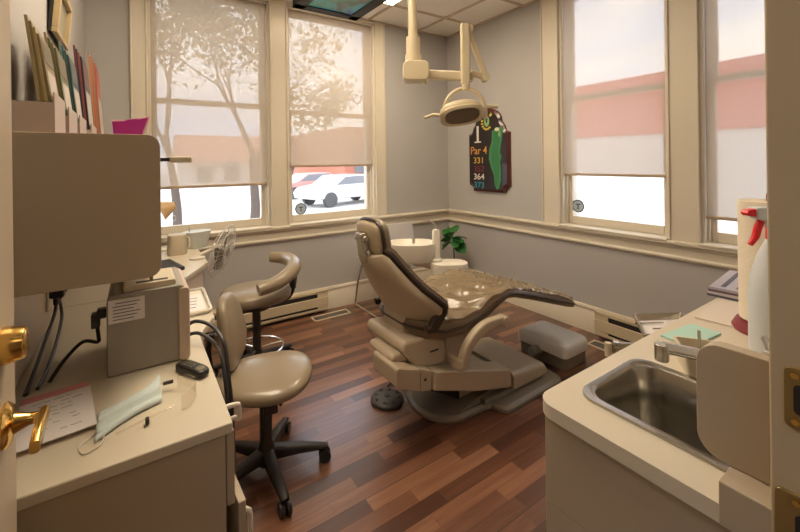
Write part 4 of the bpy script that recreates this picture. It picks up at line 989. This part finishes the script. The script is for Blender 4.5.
M().cyl(L(.40, -.03, 1.81), L(.40, .03, 1.81), .022).cyl(L(.315, -.03, 2.08), L(.315, .03, 2.08), .02).build('pivot', LAMPC, dlp)
M().tube([L(.32, 0, 1.835), L(.40, 0, 1.815)], .02, 12).build('elbow', LAMPC, dlp)
M().cyl(L(.287, -.03, 1.735), L(.287, -.03, 1.78), .022).build('yoke_swivel', LAMPC, dlp)
# yoke: inverted U round the head
hc = L(.26, -.03, 1.615)
yk = [hc + AR * (.115 * math.cos(R(a))) + Vector((0, 0, .135 * math.sin(R(a)) - .005)) + AR * .02 for a in range(-14, 195, 14)]
M().tube(yk, .011, 12, smooth=2).build('yoke', LAMPC, dlp)
hm2 = frame(AR, AS, (0, 0, 1), hc) @ Matrix.Rotation(R(-8), 4, 'Y') @ Matrix.Rotation(R(-38), 4, 'X')
M().sell((0, 0, 0), (.118, .078, .036), .8, .9, hm2 @ Matrix.Translation((0, 0, .005))).build('lamp_head', LAMPC, dlp)
M().loft([[hm2 @ Vector(p) for p in ovalring(a_, b_, z)] for a_, b_, z in ((.108, .070, -.010), (.122, .080, -.030), (.108, .068, -.040), (.094, .054, -.030))]).build('reflector_rim', LAMPC, dlp)
M().loft([[hm2 @ Vector(p) for p in ovalring(a_, b_, z)] for a_, b_, z in ((.094, .054, -.031), (.094, .054, -.034))]).build('lens', AMBER, dlp)
for sx in (-1, 1):
    M().tube([hm2 @ Vector(p) for p in ((sx * .12, 0, -.0), (sx * .155, 0, .012), (sx * .175, 0, .005), (sx * .205, 0, .0))], .009, 10, smooth=5).build('handle', LAMPC, dlp)

# ================================================================ golf tee sign on the right wall
sg_ = thing('golf_tee_sign', 'dark mahogany golf tee sign on the right wall reading 1 Par 4 with green fairway', 'sign')
# outline in (y to the viewer's left positive, z)
YC, ZS = 2.745, 1.40
hw, zb_, zt_ = .268, 1.035, 1.675
def notch(k):
    o = []; W_ = hw * k; b = ZS + (zb_ - ZS) * k; t = ZS + (zt_ - ZS) * k; n = .06
    # bottom-left going counter-clockwise; concave round bites at the corners
    def bite(cx, cy, a0, a1, r=n):
        return [(cx + r * math.cos(R(a0 + (a1 - a0) * i / 6)), cy + r * math.sin(R(a0 + (a1 - a0) * i / 6))) for i in range(7)]
    o += bite(-W_, b - .0, 90, 0); o += bite(W_, b, 180, 90)
    o += bite(W_, t, 270, 180)
    # arched crown
    for i in range(13):
        a = 180 * i / 12; o.append((.165 * k * math.cos(R(a)), t + .055 * k + .135 * k * math.sin(R(a))))
    o += bite(-W_, t, 0, -90)
    return [(YC - u, v) for u, v in o]
# board: mahogany body with bevelled edge, dark face
bo, fi = notch(1.0), notch(.93)
M().loft([[(XB - .001, y, z) for y, z in bo], [(XB - .024, y, z) for y, z in bo], [(XB - .04, y, z) for y, z in fi]]).build('board', WOODR, sg_, sharp=25)
M().loft([[(XB - .040, y, z) for y, z in notch(.925)], [(XB - .0415, y, z) for y, z in notch(.925)]]).build('sign_face', SIGNB, sg_)
xs = XB - .0418
def stext(body, u, z, size, m_, bold=0, sx=1):
    mt = frame((0, -1, 0), (0, 0, 1), (-1, 0, 0), (xs, YC - u, z)) @ Matrix.Diagonal((sx, 1, 1, 1))
    return text_mesh(body, size, m_, mt, 'sign_lettering', sg_, bold=bold)
stext('1', -.125, 1.605, .23, SWHITE, .003); 
bs_ = M(); bs_.box(xs - .001, xs, YC + .125 - .045, YC + .125 + .045, 1.527, 1.54); bs_.build('sign_lettering', SWHITE, sg_)
stext('Par 4', -.115, 1.445, .11, ORA, .0008)
stext('331', -.115, 1.345, .085, YOR, .0008, 1.2); stext('352', -.115, 1.26, .085, DRED, .0008, 1.2); stext('364', -.115, 1.18, .085, SWHITE, .0008, 1.2); stext('373', -.115, 1.095, .085, SBLUE, .0008, 1.2)
def blob(pts, m_, nm, off=0):
    m = M(); q = [Vector((xs - off, YC - u, z)) for u, z in pts]; m.loft([q, [p - Vector((.0015, 0, 0)) for p in q]]); return m.build(nm, m_, sg_)
fair = [(.075, 1.63), (.12, 1.66), (.165, 1.67), (.18, 1.63), (.17, 1.56), (.155, 1.47), (.15, 1.42), (.165, 1.38), (.15, 1.33), (.16, 1.25), (.155, 1.15), (.135, 1.075), (.115, 1.06), (.095, 1.11), (.09, 1.2), (.06, 1.28), (.04, 1.36), (.045, 1.45), (.07, 1.53)]
fair = [(.115 + (u - .11) * 1.3, z) for u, z in fair]
blob(fair, mat('fairway_rim', (.05, .22, .07), .5), 'fairway'); cxu, czu = .11, 1.38
blob([(cxu + (u - cxu) * .62, czu + (z - czu) * .93) for u, z in fair], GREEN, 'fairway_inner', .0016)
blob([(.135 + .03 * math.cos(a), 1.645 + .018 * math.sin(a)) for a in [2 * PI * k / 12 for k in range(12)]], SAND, 'bunker', .003)
blob([(.165 + .013 * math.cos(a), 1.60 + .03 * math.sin(a)) for a in [2 * PI * k / 12 for k in range(12)]], GREENL, 'bunker', .003)
# crest at the crown: small leafy emblem
blob([(.0 + .035 * math.cos(a), 1.735 + .055 * math.sin(a)) for a in [2 * PI * k / 14 for k in range(14)]], GREENL, 'crest')
blob([(-.012, 1.76), (.0, 1.80), (.012, 1.76), (.008, 1.72), (-.008, 1.72)], SIGNB, 'crest_mark', .0016)
for k in range(7):
    a = R(200 + k * 23 - 30); cx2, cz2 = .062 * math.cos(a) * 1.0, 1.73 + .075 * math.sin(a)
    blob([(cx2 + .015 * math.cos(b2) + .004 * math.cos(3 * b2), cz2 + .012 * math.sin(b2)) for b2 in [2 * PI * j / 8 for j in range(8)]], YEL, 'crest_leaf', .0008)
for sx in (-1, 1): blob([(sx * .03, 1.79), (sx * .06, 1.815), (sx * .075, 1.79), (sx * .05, 1.775)], YEL, 'crest_leaf', .0008)

# window stickers: round alarm badge with a T
def sticker(c, ax, ay, an, label, r=.053):
    t = thing('window_sticker', label, 'sticker', group=None)
    mt = frame(ax, ay, an, c)
    n = 28
    def ringp(r_, z): return [mt @ Vector((r_ * math.cos(2 * PI * k / n) * (1 + .03 * math.cos(16 * PI * k / n)), r_ * math.sin(2 * PI * k / n) * (1 + .03 * math.cos(16 * PI * k / n)), z)) for k in range(n)]
    M().loft([ringp(r, 0), ringp(r, .001)]).build('badge', NAVY, t)
    M().loft([ringp(r * .82, .001), ringp(r * .82, .0014)]).build('badge_field', STICKW, t)
    M().box(-.021, .021, .010, .019, .0014, .002, mt).box(-.005, .005, -.022, .012, .0014, .002, mt).box(-.011, .011, -.024, -.019, .0014, .002, mt).build('letter', NAVY, t)
sticker((1.245, YA + .076, .93), (1, 0, 0), (0, 0, 1), (0, -1, 0), 'round blue T sticker on the glass of the window behind the dental chair')
sticker((XB + .076, 1.858, .962), (0, -1, 0), (0, 0, 1), (-1, 0, 0), 'round blue T sticker on the glass of the window beside the golf sign')

# ================================================================ outdoors
GZ = -.55
struct(M().box(-60, 90, -30, 90, GZ - .1, GZ).build('street', ASPH))
bld = thing('flat_roofed_building', 'long white block building with red band across the street outside the right windows', 'building')
M().box(14, 24, -14, 24, GZ, 2.15).build('block_wall', BWHR, bld)
M().box(13.92, 24, -14.1, 24.1, 2.15, 4.1).build('red_band', BREDR, bld)
b2 = thing('brick_building', 'salmon brick building far outside the window behind the dental chair', 'building')
M().box(12.2, 26, 25, 36, GZ, 3.6).build('wall', BRICK, b2)
M().box(12.1, 26.1, 24.9, 36, 3.6, 3.85).build('parapet', ROOFR, b2)
for k in range(3): M().box(13.0 + k * 3, 14.2 + k * 3, 24.93, 25.02, .6, 2.0).build('window', GLD, b2)
b3 = thing('low_house', 'low pale house with salmon roof outside the tree window', 'building')
M().box(2.6, 7.4, 26, 33, GZ, 1.5).build('wall', BWHITE, b3)
M().prism([(25.4, 1.5), (33.6, 1.5), (29.5, 3.3)], 'x', 2.2, 7.8).build('roof', ROOFR, b3)
for k in range(3): M().box(3.1 + k * 1.5, 3.9 + k * 1.5, 25.93, 26.02, .3, 1.2).build('window', GLD, b3)

def tree(label, base, h, spread, seed, leaves, lean=0, r0=.16, forks=3, leafsize=.09):
    t = thing('street_tree', label, 'tree', base); rnd = random.Random(seed); m = M(); tips = []
    def branch(p, d, ln, r, lvl):
        pts = [p]; rs_ = [r]; q = p.copy(); dd = d.copy()
        for i in range(4):
            dd = (dd + Vector((rnd.uniform(-1, 1), rnd.uniform(-1, 1), rnd.uniform(-.4, .8))) * .13).normalized(); q = q + dd * ln / 4; pts.append(q.copy()); rs_.append(r * (1 - .11 * (i + 1)))
            if lvl >= 2: tips.append(q.copy())
        m.tube(pts, rs_, 8 if lvl < 2 else 5, cap=(lvl > 2))
        if lvl < 4:
            n = forks if lvl < 2 else 3
            for k in range(n):
                a = rnd.uniform(0, 2 * PI) + k * 2 * PI / n; s = Vector((math.cos(a), math.sin(a), 0)); nd = (dd + (s - dd * s.dot(dd)) * rnd.uniform(.35, .7) * spread).normalized()
                branch(pts[-1] if k < 2 else pts[-2], nd, ln * rnd.uniform(.62, .8), rs_[-1] * .72, lvl + 1)
    branch(Vector((0, 0, -.05)), Vector((lean, 0, 1)).normalized(), h * .32, r0, 0)
    m.build('trunk', BARK, t)
    f = M()
    for tp in tips:
        for k in range(leaves):
            c = tp + Vector((rnd.gauss(0, .22), rnd.gauss(0, .22), rnd.gauss(0, .2))); a = Vector((rnd.gauss(0, 1), rnd.gauss(0, 1), rnd.gauss(0, 1))).normalized(); b_ = a.cross(Vector((rnd.gauss(0, 1), rnd.gauss(0, 1), rnd.gauss(0, 1)))).normalized()
            s = leafsize * rnd.uniform(.6, 1.3)
            f.face([f.bm.verts.new(c + a * s), f.bm.verts.new(c + b_ * s * .55), f.bm.verts.new(c - a * s), f.bm.verts.new(c - b_ * s * .55)])
    tag(f.build('foliage', FOLI, t, sharp=180), kind='stuff')
    return t
tree('leafy forked tree right outside the left window', (2.0, 8.2, GZ), 6.8, .8, 5, 7, -.05, .12, leafsize=.065)
tree('thin leafy tree left of the forked one outside the left window', (1.0, 12.8, GZ), 8.8, .65, 12, 6, .0, .13, leafsize=.09)
tree('small bushy tree outside the window behind the dental chair', (4.1, 13.0, GZ), 5.8, 1.1, 9, 4, 0, .09, forks=2, leafsize=.09)
tree('bare fine-branched tree before the white building outside the right windows', (10.6, 3.95, GZ), 5.6, 1.2, 21, 0, 0, .03)
def car(label, loc, rz, m_):
    t = thing('parked_car', label, 'car', loc, rz)
    body = [(-2.1, .35), (-2.15, .62), (-1.95, .82), (-1.2, .92), (-.6, 1.32), (.7, 1.36), (1.3, .98), (2.0, .86), (2.15, .6), (2.1, .32)]
    M().prism(body, 'y', -.85, .85).build('car_body', m_, t, bev=.07, seg=3)
    M().prism([(-1.05, .93), (-.55, 1.27), (.65, 1.31), (1.15, .97)], 'y', -.862, .862).build('side_windows', GLD, t)
    for x in (-1.35, 1.35):
        for y in (-.80, .80): M().cyl((x, y - .1, .32), (x, y + .1, .32), .32).build('wheel', TYRE, t)
car('silver car parked outside the window behind the dental chair', (8.0, 16.5, GZ), R(12), CARP)
car('red car parked beyond the silver one outside the back windows', (8.2, 21.0, GZ), R(4), mat('car_red', (.60, .30, .27), .3, coat=.5))

# ================================================================ light
wd = bpy.data.worlds.new('World'); bpy.context.scene.world = wd; wd.use_nodes = True; nt = wd.node_tree
bg = nt.nodes['Background']
tc = nt.nodes.new('ShaderNodeTexCoord'); mp = nt.nodes.new('ShaderNodeMapping'); mp.inputs['Scale'].default_value = (1, 1, 2.5)
nz = nt.nodes.new('ShaderNodeTexNoise'); nz.inputs['Scale'].default_value = 2.2; nz.inputs['Detail'].default_value = 6; nz.inputs['Distortion'].default_value = .3
cr = nt.nodes.new('ShaderNodeValToRGB'); cr.color_ramp.elements[0].position = .38; cr.color_ramp.elements[0].color = (.60, .70, .90, 1); cr.color_ramp.elements[1].position = .6; cr.color_ramp.elements[1].color = (1, .985, .97, 1)
nt.links.new(tc.outputs['Generated'], mp.inputs[0]); nt.links.new(mp.outputs[0], nz.inputs['Vector']); nt.links.new(nz.outputs['Fac'], cr.inputs[0]); nt.links.new(cr.outputs[0], bg.inputs[0])
bg.inputs[1].default_value = 1.95
def area(name, loc, rot, sx, sy, e, c):
    l = bpy.data.lights.new(name, 'AREA'); l.shape = 'RECTANGLE'; l.size = sx; l.size_y = sy; l.energy = e; l.color = c
    o = bpy.data.objects.new(name, l); col.objects.link(o); o.location = loc; o.rotation_euler = rot; return o
# daylight portals in the window openings (they only guide the sampling of the sky)
for u0, u1 in WA:
    a = area('window_portal', ((u0 + u1) / 2, YA + T + .01, (WZ0 + WZ1) / 2), (R(-90), 0, 0), u1 - u0, WZ1 - WZ0, 1, (1, 1, 1)); a.data.cycles.is_portal = True
for u0, u1 in WB:
    a = area('window_portal', (XB + T + .01, (u0 + u1) / 2, (WZ0 + WZ1) / 2), (0, R(90), 0), WZ1 - WZ0, u1 - u0, 1, (1, 1, 1)); a.data.cycles.is_portal = True
# unseen fill light added behind the doorway to warm the foreground
area('hall_fill', (.3, -1.3, H - .05), (0, 0, 0), .6, .6, 1.5, (1, .74, .48))

# ================================================================ camera
cam = bpy.data.cameras.new('camera'); co = bpy.data.objects.new('camera', cam); col.objects.link(co)
F = 393.; ROLL = .0129; YAW = R(55.95)
cam.sensor_fit = 'HORIZONTAL'; cam.sensor_width = 36; cam.lens = 36 * F / 800
cam.shift_x = 0; cam.shift_y = -(266 - 161.7) / 800
cam.clip_start = .02; cam.clip_end = 300
fwd = Vector((math.cos(YAW), math.sin(YAW), 0)); rgt = Vector((math.sin(YAW), -math.cos(YAW), 0)); up = Vector((0, 0, 1))
r2 = rgt * math.cos(ROLL) - up * math.sin(ROLL) * -1 * -1; u2 = up * math.cos(ROLL) + rgt * math.sin(ROLL)
mw = frame(r2, u2, -fwd, (0, 0, 1.345)); co.matrix_world = mw
sc = bpy.context.scene; sc.camera = co
sc.view_settings.view_transform = 'Standard'; sc.view_settings.look = 'None'; sc.view_settings.gamma = 1; sc.view_settings.use_curve_mapping = False
sc.view_settings.exposure = 1.0
sc.cycles.max_bounces = 8; sc.cycles.transparent_max_bounces = 12; sc.cycles.use_denoising = True; sc.cycles.sample_clamp_indirect = 6
